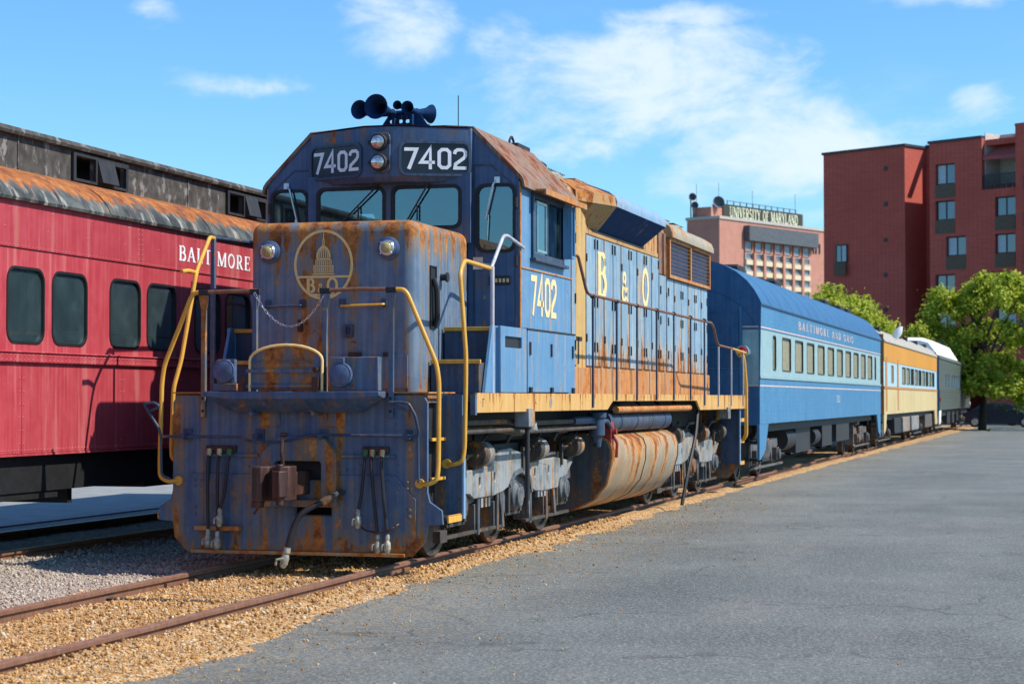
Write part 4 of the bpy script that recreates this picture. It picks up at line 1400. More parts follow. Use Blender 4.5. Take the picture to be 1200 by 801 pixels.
# corner panels with doors
for sgn in (1, -1):
    f = (lambda q: q) if sgn > 0 else mirror
    m = MB().plate([(.86, 1.66), (CXW, 1.66), (CXW, 3.94), (.92, 4.46), (.86, 4.46)], [rrect(.975, 1.375, 3.17, 3.86, .085)], 'y', YC, YC + .04)
    cpn = L.part('cab_corner_panel', f(m), M['cabnavy'])
    m = MB().ribbon([(.935, 1.72), (.935, 4.085), (1.12, 4.085), (1.395, 3.84), (1.395, 1.72)], .016, 'y', YC - .010, YC - .001)
    dr = L.part('cab_door', f(m), M['darkblue'], cpn)
    m = MB().plate([(.945, 1.73), (1.385, 1.73), (1.385, 3.84), (1.12, 4.07), (.945, 4.07)], [rrect(.97, 1.38, 3.165, 3.865, .085)], 'y', YC - .006, YC - .001)
    L.part('door_leaf', f(m), M['cabnavy'], dr)
    m = MB().plate(rrect(.952, 1.397, 3.147, 3.883, .10), [rrect(.985, 1.365, 3.18, 3.85, .08)], 'y', YC - .022, YC + .012)
    wn = L.part('door_window', f(m), M['black'], dr)
    m = MB().plate(rrect(.97, 1.38, 3.165, 3.865, .085), [], 'y', YC + .004, YC + .008)
    L.part('pane', f(m), M['cabglass'], wn)
    m = MB()
    for z in (2.05, 3.0, 3.62):
        m.cyl((1.405, YC - .025, z), (1.405, YC - .025, z + .11), .016, n=8).box(1.39, 1.42, YC - .02, YC - .001, z, z + .11)
    L.part('hinge', f(m), M['grime'], dr)
    m = MB().box(.93, 1.04, YC - .03, YC - .006, 2.97, 3.10).tube([(1.0, YC - .03, 3.03), (1.02, YC - .07, 3.03), (1.13, YC - .075, 3.01)], .014, 8, .02)
    L.part('door_handle', f(m), M['silver'], dr)
    # wiper
    m = MB().tube([(1.20, YC - .03, 3.92), (1.16, YC - .05, 3.88), (1.07, YC - .035, 3.50)], .012, 6, .02).tube([(1.10, YC - .03, 3.55), (1.085, YC - .028, 3.28)], .007, 6).box(1.17, 1.23, YC - .045, YC - .001, 3.885, 3.95)
    L.part('wiper', f(m), M['silver'], cpn)
    # cab side
    m = MB().plate([(YC + .042, 1.65), (YC2, 1.65), (YC2, 3.92), (YC + .042, 3.92)], [[(20.82, 3.16), (22.12, 3.16), (22.12, 3.80), (20.82, 3.80)]], 'x', CXW, CXW - .04)
    sd = L.part('cab_side', f(m), M['blue'])
    m = MB().plate([(20.78, 3.12), (22.16, 3.12), (22.16, 3.84), (20.78, 3.84)], [[(20.84, 3.18), (22.10, 3.18), (22.10, 3.78), (20.84, 3.78)]], 'x', CXW + .03, CXW - .03)
    m.box(CXW - .01, CXW + .02, 21.42, 21.46, 3.18, 3.78).box(CXW, CXW + .07, 20.74, 22.22, 3.085, 3.12)
    wn = L.part('side_window', f(m), M['darkblue'], sd, bev=.004)
    for y0, y1, d in ((20.84, 21.44, .0), (21.44, 22.10, -.016)):
        m = MB().box(CXW + d, CXW + d + .004, y0, y1, 3.18, 3.78)
        L.part('pane', f(m), M['cabglass'], wn)
    m = MB().plate([(21.0, 3.20), (21.42, 3.20), (21.42, 3.76), (21.0, 3.76)], [[(21.03, 3.23), (21.39, 3.23), (21.39, 3.73), (21.03, 3.73)]], 'x', CXW + .016, CXW + .003)
    L.part('sash', f(m), M['silver'], wn)
    m = MB().box(CXW + .005, CXW + .13, 22.10, 22.12, 3.20, 3.80).box(CXW + .005, CXW + .13, 22.24, 22.26, 3.20, 3.80).box(CXW + .11, CXW + .13, 22.12, 22.24, 3.2, 3.23)
    L.part('wind_deflector', f(m), M['blue'], sd)
    # panel joints and corner strip
    m = MB().box(CXW, CXW + .012, YC, YC2, 2.985, 3.0).box(CXW + .001, CXW + .014, YC + .002, YC + .045, 2.35, 3.9).box(CXW, CXW + .010, YC2 - .03, YC2, 2.35, 3.9)
    L.part('side_batten', f(m), M['rustband'], sd)
    # rear wall beside the hood
    m = MB().plate([(.90, 1.66), (CXW - .04, 1.66), (CXW - .04, 3.92), (.90, 4.4)], [rrect(1.0, 1.34, 3.2, 3.82, .05)], 'y', YC2, YC2 - .03)
    L.part('cab_rear_wall', f(m), M['blue'])
# little cast plate on the right-hand door
m = MB().box(1.10, 1.34, YC - .018, YC - .0065, 2.80, 2.90)
dpl = L.part('door_plate', m, M['board'], bev=.004)
m = MB()
for k in range(5):
    m.box(1.13 + .042 * k, 1.155 + .042 * k, YC - .021, YC - .018, 2.83, 2.87)
L.part('plate_marks', m, M['goldworn'], dpl)
# inside of the cab
m = MB().box(-1.38, 1.38, 20.36, 22.56, 2.30, 2.36)
L.part('cab_floor', m, M['interior'])
m = MB().box(-.9, .9, 22.50, 22.56, 2.36, 4.3)
L.part('cab_bulkhead', m, M['interior'])
m = MB().box(-.95, -.35, 21.0, 21.5, 2.36, 3.42)
L.part('control_stand', m, M['interior'])
m = MB().box(.55, 1.05, 21.2, 21.7, 2.75, 2.9).box(.55, 1.05, 21.65, 21.75, 2.9, 3.45).box(.75, .85, 21.4, 21.5, 2.36, 2.75)
L.part('seat', m, M['interior'], bev=.03)
# number on the cab side
m = MB()
lettering(m, '7402', BLOCK, lambda x, z, d: (CXW + .001 + d, 20.78 + x, 2.50 + z), .44, .90, .09)
L.part('cab_number', m, M['gold'], label='yellow road number 7402')
# roof
rp = [(-1.50, 3.84), (-1.485, 3.92), (-1.455, 3.965), (-.93, 4.50), (-.6, 4.525), (.6, 4.525), (.93, 4.50), (1.455, 3.965), (1.485, 3.92), (1.50, 3.84)]
inn = [(1.475, 3.84), (1.46, 3.90), (1.43, 3.94), (.91, 4.465), (.6, 4.49), (-.6, 4.49), (-.91, 4.465), (-1.43, 3.94), (-1.46, 3.90), (-1.475, 3.84)]
m = MB().prism(rp + inn, 'y', YC - .02, 22.74)
rf = L.part('cab_roof', m, M['roofrust'])
m = MB().add([(-.92, 20.25, 4.487), (-.19, 19.94, 4.502), (.19, 19.94, 4.502), (.92, 20.25, 4.487), (.92, 20.30, 4.50), (-.92, 20.30, 4.50)], [(0, 1, 2, 3, 4, 5)])
L.part('brow_cap', m, M['roofrust'], rf)
m = MB().box(1.42, 1.62, 20.72, 22.6, 3.845, 3.86).box(1.60, 1.62, 20.72, 22.6, 3.80, 3.845)
L.part('drip_awning', m, M['rustband'])
m = MB().box(-1.62, -1.42, 20.72, 22.6, 3.845, 3.86)
L.part('drip_awning', m, M['rustband'])
# windshield wipers
for x, dx in ((-.10, -.42), (.80 - .32, -.26)):
    m = MB().tube([(x, 20.17, 3.89), (x - .03, 20.15, 3.86), (x + dx, 20.175, 3.50)], .010, 6, .02).box(x + dx * .55 - .008, x + dx * .55 + .008, 20.165, 20.175, 3.5, 3.66)
    L.part('wiper', m, M['coupler'])
m = MB().box(-.62, -.30, 20.02, 20.14, 3.362, 3.385)
L.part('wiper_motor', m, M['brass'])

# horns
m = MB().box(-.20, .42, 20.30, 20.36, 4.52, 4.545)
m.box(.02, .05, 20.25, 20.42, 4.545, 4.66).box(.22, .25, 20.25, 20.42, 4.545, 4.66)
m.plate([(-.12, 4.545), (.40, 4.545), (.32, 4.66), (-.04, 4.66)], [rrect(.07, .12, 4.57, 4.61, .018), rrect(.15, .20, 4.57, 4.61, .018), rrect(-.03, .01, 4.57, 4.61, .018)], 'y', 20.32, 20.34)
hb_ = L.part('horn_bracket', m, M['flare'])


def horn(x, y, z, dx, dy, ln, r):
    a = Vector((x, y, z))
    d = Vector((dx, dy, 0)).normalized()
    b = a + d * ln
    prof = [(0, .035), (.06, .04), (.1, .022), (.55, r * .42), (.8, r * .62), (.93, r * .9), (1.0, r), (.985, r * .93), (.8, r * .55), (.4, r * .3)]
    m = MB().lathe(a, b, prof, 22, caps=True)
    L.part('horn', m, M['flare'], hb_)


horn(-.02, 20.42, 4.70, -.05, -1, .50, .135)
horn(-.20, 20.42, 4.69, -.18, -1, .40, .105)
horn(.13, 20.45, 4.735, .0, -1, .34, .05)
horn(.245, 20.44, 4.70, .04, -1, .38, .07)
horn(.17, 20.30, 4.69, .62, .78, .32, .105)
m = MB().tube([(-.2, 20.43, 4.69), (.26, 20.43, 4.70)], .03, 8)
L.part('horn_manifold', m, M['flare'], hb_)
m = MB().tube([(.60, 20.8, 4.5), (.60, 20.8, 4.92)], .006, 5)
L.part('antenna', m, M['black'])
# --- long hood
hp = [(.88, 1.60), (.88, 4.20), (.84, 4.32), (.74, 4.40), (.55, 4.44), (-.55, 4.44), (-.74, 4.40), (-.84, 4.32), (-.88, 4.20), (-.88, 1.60)]
m = MB().prism(hp, 'y', YC2 - .02, 34.70)
hood = L.part('long_hood', m, M['hood'])
XH = .88
dy0 = 25.52
door_y = [dy0 + .535 * k for k in range(10)]                 # engine-room doors
rad_y = [30.98 + .605 * k for k in range(6)]                 # doors below the radiator
for sgn in (1, -1):
    f = (lambda q: q) if sgn > 0 else mirror
    spans = [(y, y + .520, 2.03, 3.76) for y in door_y[:-1]] + [(y, y + .59, 2.03, 3.50) for y in rad_y] + [(23.4, 24.2, 2.03, 3.9), (24.22, 24.95, 2.03, 3.9), (30.36, 30.95, 2.03, 3.52)]
    for k, (a, b, z0, z1) in enumerate(spans):
        m = MB().box(XH, XH + .028, a + .012, b - (.055 if k % 2 else .022), z0, z1)
        d = L.part('hood_door', f(m), M['door'], hood, bev=.006)
        m = MB()
        yl = b - .07 if k % 2 == 0 else a + .07
        for z in ((2.22, 2.82, 3.60) if z1 > 3.6 else (2.22, 2.75, 3.22)):
            m = MB().box(XH + .028, XH + .045, yl - .014, yl + .014, z, z + .13)
            L.part('door_latch', f(m), M['grime'], d)
        m = MB()
        yh = a + .012 if k % 2 == 0 else b - .03
        for z in (2.35, z1 - .35):
            m.cyl((XH + .03, yh, z), (XH + .03, yh, z + .10), .012, n=6)
        L.part('hinge', f(m), M['coupler'], d)
    # upper lintel strip, ochre first panel with swoosh, lower rusty panels
    m = MB().box(XH, XH + .02, 24.97, 25.50, 1.66, 4.12)
    L.part('hood_panel', f(m), M['ochre'], hood, bev=.004)
    m = MB().box(XH, XH + .018, 24.97, 30.30, 3.78, 3.84)
    L.part('hood_strip', f(m), M['hood'], hood)
    m = MB().box(XH, XH + .022, 30.34, 30.95, 3.54, 4.20).box(XH, XH + .05, 30.62, 30.67, 3.54, 4.18)
    L.part('hood_panel', f(m), M['roofrust'], hood, bev=.004)
    ylow = [23.4, 25.0, 26.1, 27.2, 28.3, 29.4, 30.5, 31.6, 32.7, 33.8, 34.7]
    for a, b in zip(ylow, ylow[1:]):
        m = MB().box(XH, XH + .045, a + .008, b - .008, 1.65, 2.005)
        L.part('lower_panel', f(m), M['rustband'], hood, bev=.005)
    # flared blister
    m = MB()
    A0, B0, C0, D0 = (XH, 25.02, 4.13), (XH + .012, 25.02, 4.17), (XH + .005, 25.02, 4.30), (.66, 25.02, 4.46)
    A1, B1, C1, D1 = (XH, 25.85, 3.86), (1.20, 25.85, 4.16), (1.19, 25.9, 4.30), (.70, 25.9, 4.52)
    A1b = (XH, 26.25, 3.85)
    B1b = (1.21, 26.02, 4.165)
    A2, B2, C2, D2 = (XH, 29.15, 3.85), (1.21, 29.35, 4.165), (1.19, 29.35, 4.30), (.70, 29.35, 4.52)
    m.add([A0, B0, C0, D0, A1, B1, C1, D1, A1b, B1b, (1.19, 26.02, 4.30), (.70, 26.02, 4.52)],
          [(0, 1, 5, 4), (1, 2, 6, 5), (2, 3, 7, 6), (4, 5, 9, 8), (5, 6, 10, 9), (6, 7, 11, 10), (0, 3, 2, 1)])
    L.part('blister_front', f(m), M['flarerust'], hood, ang=20)
    m = MB().add([A1b, B1b, A2, B2], [(0, 1, 3, 2)])
    m.add([A2, B2, C2, D2, (XH - .2, 29.35, 4.3)], [(0, 1, 2, 3, 4)])
    L.part('blister_side', f(m), M['flare'], hood)
    m = MB().loft([[(1.21, y, 4.166), (1.215, y, 4.23), (1.19, y, 4.30), (1.10, y, 4.37), (.70, y, 4.52), (.0, y, 4.545), (.0, y, 4.40)] for y in (26.02, 29.37)], True)
    L.part('blister_top', f(m), M['flaretop'], hood)
    m = MB().box(XH + .002, XH + .03, 25.9, 29.2, 3.835, 3.85)
    L.part('blister_lip', f(m), M['grime'], hood)
    # radiator section with grille
    cap = [(.90, 4.15), (1.0, 4.15), (1.0, 4.22), (.96, 4.32), (.84, 4.40), (.60, 4.455), (0, 4.47), (0, 4.40), (.5, 4.40), (.8, 4.36)]
    m = MB().prism(cap, 'y', 30.92, 34.74)
    L.part('radiator_cap', f(m), M['roofgrey2'], hood)
    m = MB().box(XH + .001, XH + .008, 31.0, 34.62, 3.54, 4.14)
    gb = L.part('radiator_core', f(m), M['coreblue'], hood)
    m = MB().plate([(30.97, 3.51), (34.66, 3.51), (34.66, 4.15), (30.97, 4.15)], [[(31.05, 3.56), (32.77, 3.56), (32.77, 4.10), (31.05, 4.10)], [(32.86, 3.56), (34.58, 3.56), (34.58, 4.10), (32.86, 4.10)]], 'x', XH + .075, XH + .005)
    gf = L.part('grille_frame', f(m), M['rustband'], hood)
    if sgn > 0:
        bar = MB().box(-.003, .003, -.88, .88, -.0045, .0045)
        L.copies('grille_bar', bar, M['grillebar'], [(XH + .060, yc, 3.615 + .0625 * k) for yc in (31.91, 33.72) for k in range(8)], gf)
        fin = MB().box(-.004, .006, -.012, .012, -.27, .27)
        L.copies('radiator_fin', fin, M['coreblue2'], [(XH + .02, y0 + .10 * k, 3.83) for y0 in (31.11, 32.92) for k in range(17)], gf)
# big lettering along the hood
for ch_, y, h, sx in (('B', 26.13, .60, 1.05), ('&', 27.62, .42, 1.0), ('O', 29.02, .56, 1.02)):
    m = MB()
    lettering(m, ch_, SERIF, lambda x, z, d: (XH + .031 + d, y + x, 2.98 + z), h, sx * 1.25 if ch_ != 'O' else 1.15, wscale=1.25)
    L.part('hood_letter', m, M['gold'], hood, label='yellow letter ' + ch_)
m = MB().prism([(24.98, 2.35), (25.28, 2.35), (25.28, 2.40), (25.12, 2.40), (25.12, 2.05), (25.06, 2.05), (25.06, 2.40), (24.98, 2.40)], 'x', XH + .021, XH + .028)
L.part('hood_bracket', m, M['grime'], hood)
# things on the roof
m = MB().box(-.45, .45, 23.0, 24.6, 4.44, 4.62)
hc = L.part('filter_hatch', m, M['roofrust'], hood, bev=.01)
for y in (23.25, 23.95):
    m = MB().box(.86, .892, y, y + .6, 4.02, 4.30)
    L.part('filter_screen', m, M['screen'], hood)
m = MB().box(.25, .62, 23.2, 23.75, 4.45, 4.70)
L.part('roof_box', m, M['grime'], hood, bev=.01)
for x, y, z in ((.70, 22.95, 4.42), (.45, 23.5, 4.70), (.55, 24.4, 4.45), (.5, 27.0, 4.5), (.5, 29.4, 4.5)):
    m = MB().tube([(x, y - .09, z), (x, y - .10, z + .06), (x, y, z + .12), (x, y + .10, z + .06), (x, y + .09, z)], .015, 6, .03)
    L.part('lifting_eye', m, M['grime'], hood)
m = MB().tube([(.95, 22.9, 4.28), (1.02, 23.0, 4.36), (.95, 23.2, 4.42), (.80, 23.35, 4.50)], .018, 6, .08)
L.part('roof_pipe', m, M['grime'], hood)
for y in (25.6, 31.5, 32.9, 34.1):
    m = MB().lathe((0, y, 4.40), (0, y, 4.60), [(0, .55), (.8, .55), (1, .50)], 28)
    fn_ = L.part('roof_fan', m, M['roofgrey2'], hood)
    m = MB()
    for k in range(8):
        m.box(-.5, .5, y - .45 + .12 * k, y - .44 + .12 * k, 4.602, 4.612)
    L.part('fan_guard', m, M['grime'], fn_)
m = MB().box(-.25, .25, 27.6, 28.3, 4.5, 4.75)
L.part('exhaust_stack', m, M['roofrust'], hood, bev=.01)

# --- side handrails
PY = (23.22, 24.52, 25.74, 27.03, 28.27, 29.58, 30.76)
for sgn in (1, -1):
    f = (lambda q: q) if sgn > 0 else mirror
    m = MB().tube([(1.42, 22.66, 3.28), (1.48, 22.72, 3.28), (1.53, 22.95, 2.86), (1.54, 23.05, 2.835), (1.54, 31.40, 2.80), (1.54, 31.60, 2.74), (1.54, 31.92, 2.50), (1.54, 32.1, 2.46), (1.54, 33.4, 2.44)], .019, 8, .08)
    hr = L.part('side_handrail', f(m), M['rail'])
    m = MB().tube([(1.54, 33.4, 2.44), (1.53, 34.95, 2.40), (1.49, 35.06, 2.36), (1.40, 35.08, 2.34)], .02, 8, .05)
    L.part('handrail_end', f(m), M['yellow'], hr)
    for y in PY:
        m = MB().tube([(1.505, y, 1.655), (1.50, y, 2.81)], .001, 3)
        m = MB().box(1.532, 1.552, y - .024, y + .024, 1.49 if y < 24 or y > 30.4 else 1.575, 2.80)
        po = L.part('handrail_stanchion', f(m), M['darkblue'], hr)
        m = MB().cyl((1.54, y - .04, 2.82), (1.54, y + .04, 2.82), .027, n=10)
        L.part('rail_collar', f(m), M['grime'], po)
    for y in (32.05, 33.31, 34.57):
        m = MB().tube([(1.505, y, 1.655), (1.50, y, 2.45)], .001, 3)
        m = MB().box(1.532, 1.552, y - .022, y + .022, 1.47, 2.44)
        L.part('handrail_stanchion', f(m), M['pinkpost'], hr)
    for y0, x in ((34.62, 1.52), (35.08, 1.42)):
        m = MB().tube([(x - .06, y0 - .12, 2.42), (x, y0, 2.40), (x + .03, y0 + .05, 2.28), (x + .06, y0 + .1, 1.80), (x + .06, y0 + .1, .95), (x, y0 + .1, .86), (x - .10, y0 + .08, .86)], .0215, 8, .07)
        L.part('rear_step_rail', f(m), M['yellow'], hr)
    # rear steps
    m = MB().box(1.15, 1.48, 34.55, 34.58, .46, 1.60)
    L.part('rear_riser', f(m), M['darkblue'])
    m = MB().box(1.47, 1.49, 34.54, 34.60, .46, 1.42)
    L.part('riser_edge', f(m), M['flaretop'])  # same painted-in sunlight on the rear riser
    for z in (.47, .85, 1.22):
        m = MB().box(1.0, 1.46, 34.58, 35.04, z, z + .025).box(1.46, 1.485, 34.60, 35.04, z - .03, z + .03)
        L.part('rear_step', f(m), M['yellow'])
m = MB().plate([(1.42, .43), (1.30, .60), (1.29, 1.63), (-1.29, 1.63), (-1.30, .60), (-1.42, .43), (-1.2, .2), (1.2, .2)], [], 'y', 35.05, 35.09)
L.part('rear_plate', m, M['navy'])
m = MB().box(-.12, .12, 35.09, 35.7, .70, .92).box(-.2, .2, 35.6, 35.95, .66, .98)
L.part('rear_coupler', m, M['coupler'], bev=.012)

# --- underframe, tank and reservoirs
m = MB().box(-.72, .72, 18.3, 35.0, 1.12, 1.56)  # plain dark box put in to block light under the deck
L.part('underframe', m, M['grime'])
m = MB().box(-.6, .6, 24.6, 29.0, .4, 1.12)
tp = [(1.10, 1.15), (1.30, 1.13), (1.42, 1.06), (1.46, .95), (1.455, .77), (1.38, .50), (1.22, .31), (.95, .18), (.55, .13)]
tp = tp + [(-x, z) for x, z in reversed(tp)]
YT0, YT1 = 24.60, 29.0
m = MB().prism(tp, 'y', YT0, YT1)
tank = L.part('fuel_tank', m, M['tank'])
m = MB().prism([(x * .985, .64 + (z - .64) * .985) for x, z in tp], 'y', YT0 - .012, YT0 - .001)
L.part('tank_end_plate', m, M['tankend'], tank)
for y in (YT0 + .02, 26.65, YT1 - .05):
    ring = [(x * 1.006, .64 + (z - .64) * 1.01) for x, z in tp]
    m = MB().loft([[(x, yy, z) for x, z in ring] for yy in (y, y + .03)])
    L.part('tank_seam', m, M['rustband'] if y < 26 else M['grime'], tank)
m = MB().box(1.34, 1.44, 24.62, 24.80, .93, 1.30).cyl((1.36, 24.7, 1.18), (1.50, 24.7, 1.18), .04, n=10)
m.tube([(1.42, 24.72, 1.15), (1.50, 24.72, 1.05), (1.49, 24.72, .85)], .02, 8, .04)
L.part('filler_pipe', m, M['redvalve'], tank)
m = MB().cyl((1.28, 24.75, 1.30), (1.28, 28.75, 1.30), .135, n=22)
for y in (25.4, 26.4, 27.4, 28.3):
    m.lathe((1.28, y, 1.30), (1.28, y + .03, 1.30), [(0, .142), (1, .142)], 22)
L.part('air_reservoir', m, M['darkblue'])
m = MB().cyl((1.44, 24.9, 1.455), (1.44, 30.0, 1.455), .045, n=12)
L.part('air_pipe', m, M['rustband'])
m = MB()
for y in (25.2, 26.5, 27.8, 29.1):
    m.tube([(1.44, y, 1.455), (1.42, y, 1.52), (1.35, y, 1.56)], .02, 6, .02)
L.part('pipe_hanger', m, M['grime'])
m = MB()
for x, z, r in ((1.34, 1.36, .03), (1.22, 1.28, .04), (1.38, 1.27, .022)):
    m.tube([(x, 18.5, z), (x, 20.2, z), (x, 20.6, z - .03), (x, 24.2, z - .03)], r, 8, .1)
L.part('side_pipes', m, M['brakedark'])
m = MB().tube([(1.34, 23.0, 1.33), (1.34, 24.0, 1.33), (1.34, 24.25, 1.25), (1.34, 24.3, 1.0)], .05, 10, .1).lathe((1.38, 24.1, 1.05), (1.38, 24.1, 1.42), [(0, .06), (.2, .07), (.25, .10), (.8, .10), (.85, .12), (1, .12)], 14)
m.tube([(1.38, 24.15, 1.3), (1.44, 24.4, 1.32), (1.42, 24.7, 1.22)], .03, 8, .06)
L.part('air_filter', m, M['darkblue'])
m = MB().lathe((1.36, 21.1, 1.38), (1.36, 21.1, 1.22), [(0, .02), (.3, .05), (.8, .06), (1, .02)], 12)
L.part('drain_valve', m, M['trucklight'])
m = MB().tube([(1.50, 20.38, 1.44), (1.50, 20.38, .52)], .026, 10)
L.part('step_strut', m, M['grime'])
m = MB().tube([(1.46, 30.6, 1.40), (1.48, 30.35, 1.05), (1.45, 29.85, .5), (1.40, 29.6, .0)], .028, 8, .2)
L.part('drain_hose', m, M['hose'])
m = MB().box(1.35, 1.50, 33.0, 33.12, 1.28, 1.45)
L.part('sill_bracket', m, M['sill'])


# --- three-axle trucks
def truck(yc):
    IN = .10          # how far the side gear sits inboard
    ax = (yc - 2.12, yc, yc + 2.12)
    for y in ax:
        m = MB()
        for s in (-1, 1):
            m.lathe((s * .69, y, .51), (s * .83, y, .51), [(0, .545), (.18, .54), (.2, .515), (1, .505), (1.0, .44), (.8, .43), (.75, .2), (1.05, .17), (1.05, .0)], 36, caps=False)
        m.cyl((-.7, y, .51), (.7, y, .51), .09)
        L.part('wheelset', m, M['steel'])
    for s in (1, -1):
        def f(q, s=s):
            q.v = [(v[0] - IN, v[1], v[2]) for v in q.v]
            return q if s > 0 else mirror(q)
        # cast side frame: deep beam with arches over the journals and sagging links between them
        pr = [(-2.75, .62), (-2.75, .86), (-2.55, .95), (-1.75, .97), (-1.45, .86), (-1.15, .80), (-.85, .84), (-.55, .97), (.55, .97), (.85, .84), (1.15, .80), (1.45, .86), (1.75, .97), (2.5, .95), (2.70, .82), (2.70, .62),
              (2.42, .58), (2.38, .34), (2.30, .34), (2.30, .64), (1.84, .64), (1.84, .34), (1.76, .34), (1.66, .50), (1.45, .52), (.75, .52), (.50, .46), (.31, .34), (.23, .34), (.23, .64), (-.23, .64), (-.23, .34), (-.31, .34), (-.50, .46), (-.75, .52), (-1.45, .52), (-1.66, .50), (-1.76, .34), (-1.84, .34), (-1.84, .64), (-2.30, .64), (-2.30, .34), (-2.38, .34), (-2.42, .58)]
        holes = [rrect(-1.28, -1.12, .60, .74, .05), rrect(1.12, 1.28, .60, .74, .05), rrect(-1.0, -.9, .62, .72, .04), rrect(.9, 1.0, .62, .72, .04)]
        m = MB().plate([(yc + a, b) for a, b in pr], [[(yc + a, b) for a, b in h_] for h_ in holes], 'x', 1.16, 1.02)
        fr = L.part('truck_side_frame', f(m), M['truck'], bev=.012)
        # bright outer casting, arched over the middle journal
        cast = [(-2.65, .84), (-1.78, .86), (-1.02, .89), (-.74, 1.04), (-.24, 1.06), (.17, 1.0), (.70, .89), (1.73, .90), (2.62, .83), (2.28, .66), (1.95, .64), (1.86, .53), (1.15, .52), (.81, .54), (.60, .60),
                (.49, .72), (.17, .77), (-.04, .74), (-.22, .65), (-.54, .59), (-.90, .56), (-1.62, .56), (-1.78, .62), (-2.65, .64)]
        hol = [rrect(a - .035, a + .035, z - .05, z + .05, .03) for a, z in ((-1.42, .73), (-.86, .76), (.80, .75), (1.42, .76))]
        m = MB().plate([(yc + a, b) for a, b in cast], [[(yc + a, b) for a, b in h_] for h_ in hol], 'x', 1.215, 1.165)
        cp_ = L.part('cheek_plate', f(m), M['trucklight'], fr, bev=.012)
        for a in (-1.30, -1.16, -1.02, 1.0, 1.14, 1.28):
            m = MB().box(1.17, 1.205, yc + a - .04, yc + a + .04, .46, .555)
            L.part('pad_lug', f(m), M['trucklight'], cp_)
        m = MB().ribbon([(yc + a, b) for a, b in ((.62, .54), (.53, .70), (.17, .80), (-.10, .77), (-.30, .64))], .05, 'x', 1.235, 1.215)
        L.part('casting_rib', f(m), M['truck'], cp_)
        for a0 in (-.55, .58, 1.72):
            m = MB().prism([(yc + a0 - .05, .60), (yc + a0 + .05, .60), (yc + a0 + .13, .20), (yc + a0 + .05, .20)], 'x', 1.16, 1.20)
            L.part('pedestal_leg', f(m), M['truck'], fr, bev=.008)
        for y in ax:
            m = MB().box(1.03, 1.18, y - .17, y + .17, .40, .66).lathe((1.14, y, .51), (1.27, y, .51), [(0, .16), (.6, .155), (.7, .12), (1, .11)], 20)
            jb = L.part('journal_box', f(m), M['truck'], fr, bev=.008)
            m = MB()
            for k in range(4):
                a = R(45 + 90 * k)
                bolt(m, (1.25, y + .075 * math.cos(a), .51 + .075 * math.sin(a)), (1, 0, 0), .018, .02)
            L.part('cap_bolts', f(m), M['trucklight'], jb)
            m = MB().box(1.10, 1.17, y - .30, y + .30, .315, .345).box(1.16, 1.20, y - .27, y - .20, .345, .62).box(1.16, 1.20, y + .20, y + .27, .345, .62)
            L.part('pedestal_tie', f(m), M['brakedark'], fr)
            # coil springs flanking the box
            for dy in (-.36, .36):
                pts = []
                for k in range(33):
                    a = 2 * math.pi * k / 8
                    pts.append((1.10 + .055 * math.cos(a), y + dy + .055 * math.sin(a), .60 + .24 * k / 32))
                m = MB().tube(pts, .014, 5)
                L.part('coil_spring', f(m), M['grime'], fr)
        # brake cylinders with push rods and rigging
        for y in (yc - 1.50, yc + .74, yc + 2.50):
            m = MB().lathe((1.22, y - .22, 1.02), (1.22, y + .02, 1.02), [(0, .06), (.15, .06), (.2, .135), (.32, .15), (.45, .15), (.5, .135), (1, .13)], 22)
            bc = L.part('brake_cylinder', f(m), M['brakedark'], fr)
            m = MB().lathe((1.22, y + .015, 1.02), (1.22, y + .25, 1.02), [(0, .132), (.75, .132), (.9, .12), (1, .09)], 22)
            L.part('cylinder_head', f(m), M['trucklight'], bc)
            m = MB().lathe((1.22, y - .50, 1.0), (1.22, y - .2, 1.02), [(0, .03), (.2, .035), (.22, .02), (1, .02)], 8).box(1.20, 1.24, y - .54, y - .48, .80, 1.06)
            m.box(1.12, 1.2, y - .1, y + .14, .84, .92)
            L.part('push_rod', f(m), M['brakedark'], bc)
            m = MB().tube([(1.22, y + .1, 1.14), (1.25, y + .25, 1.22), (1.20, y + .4, 1.22)], .014, 6, .04).tube([(1.18, y, 1.15), (1.14, y + .05, 1.30)], .018, 6)
            L.part('brake_pipe', f(m), M['grime'], bc)
        for y in (yc - 1.40, yc - .68, yc + .68, yc + 1.40):
            m = MB().box(1.17, 1.20, y - .035, y + .035, .18, .62).box(1.0, 1.17, y - .06, y + .06, .22, .50)
            L.part('brake_hanger', f(m), M['truck'], fr, bev=.006)
        m = MB().box(1.13, 1.19, yc - 2.5, yc - .5, .20, .235).box(1.13, 1.19, yc + .5, yc + 2.5, .20, .235)
        m.box(1.12, 1.20, yc - 2.72, yc - 2.5, .18, .30)
        L.part('brake_beam', f(m), M['brakedark'], fr, bev=.004)
        m = MB()
        for a, b in ((-2.3, -1.9), (-.2, .3), (1.9, 2.4)):
            m.tube([(1.15, yc + a, 1.10), (1.20, yc + a, 1.20), (1.20, yc + b, 1.20), (1.1, yc + b, 1.25)], .022, 6, .05)
        m.box(1.05, 1.16, yc - .9, yc - .6, .97, 1.06).box(1.05, 1.16, yc + .6, yc + .9, .97, 1.06)
        L.part('truck_piping', f(m), M['truck'], fr)
    m = MB().box(-1.0, 1.0, yc - 2.5, yc - 2.3, .5, .8).box(-1.0, 1.0, yc - .5, yc + .5, .55, 1.1).box(-.66, .66, yc - 2.3, yc + 2.5, .3, 1.0)
    L.part('truck_bolster', m, M['grime'])


truck(21.33)
truck(31.95)
# ------------------------------------------------------------------ passenger coaches
RIV = [(0, 0, 1)] + [(math.cos(a), math.sin(a), 0) for a in np.arange(6) * math.pi / 3]


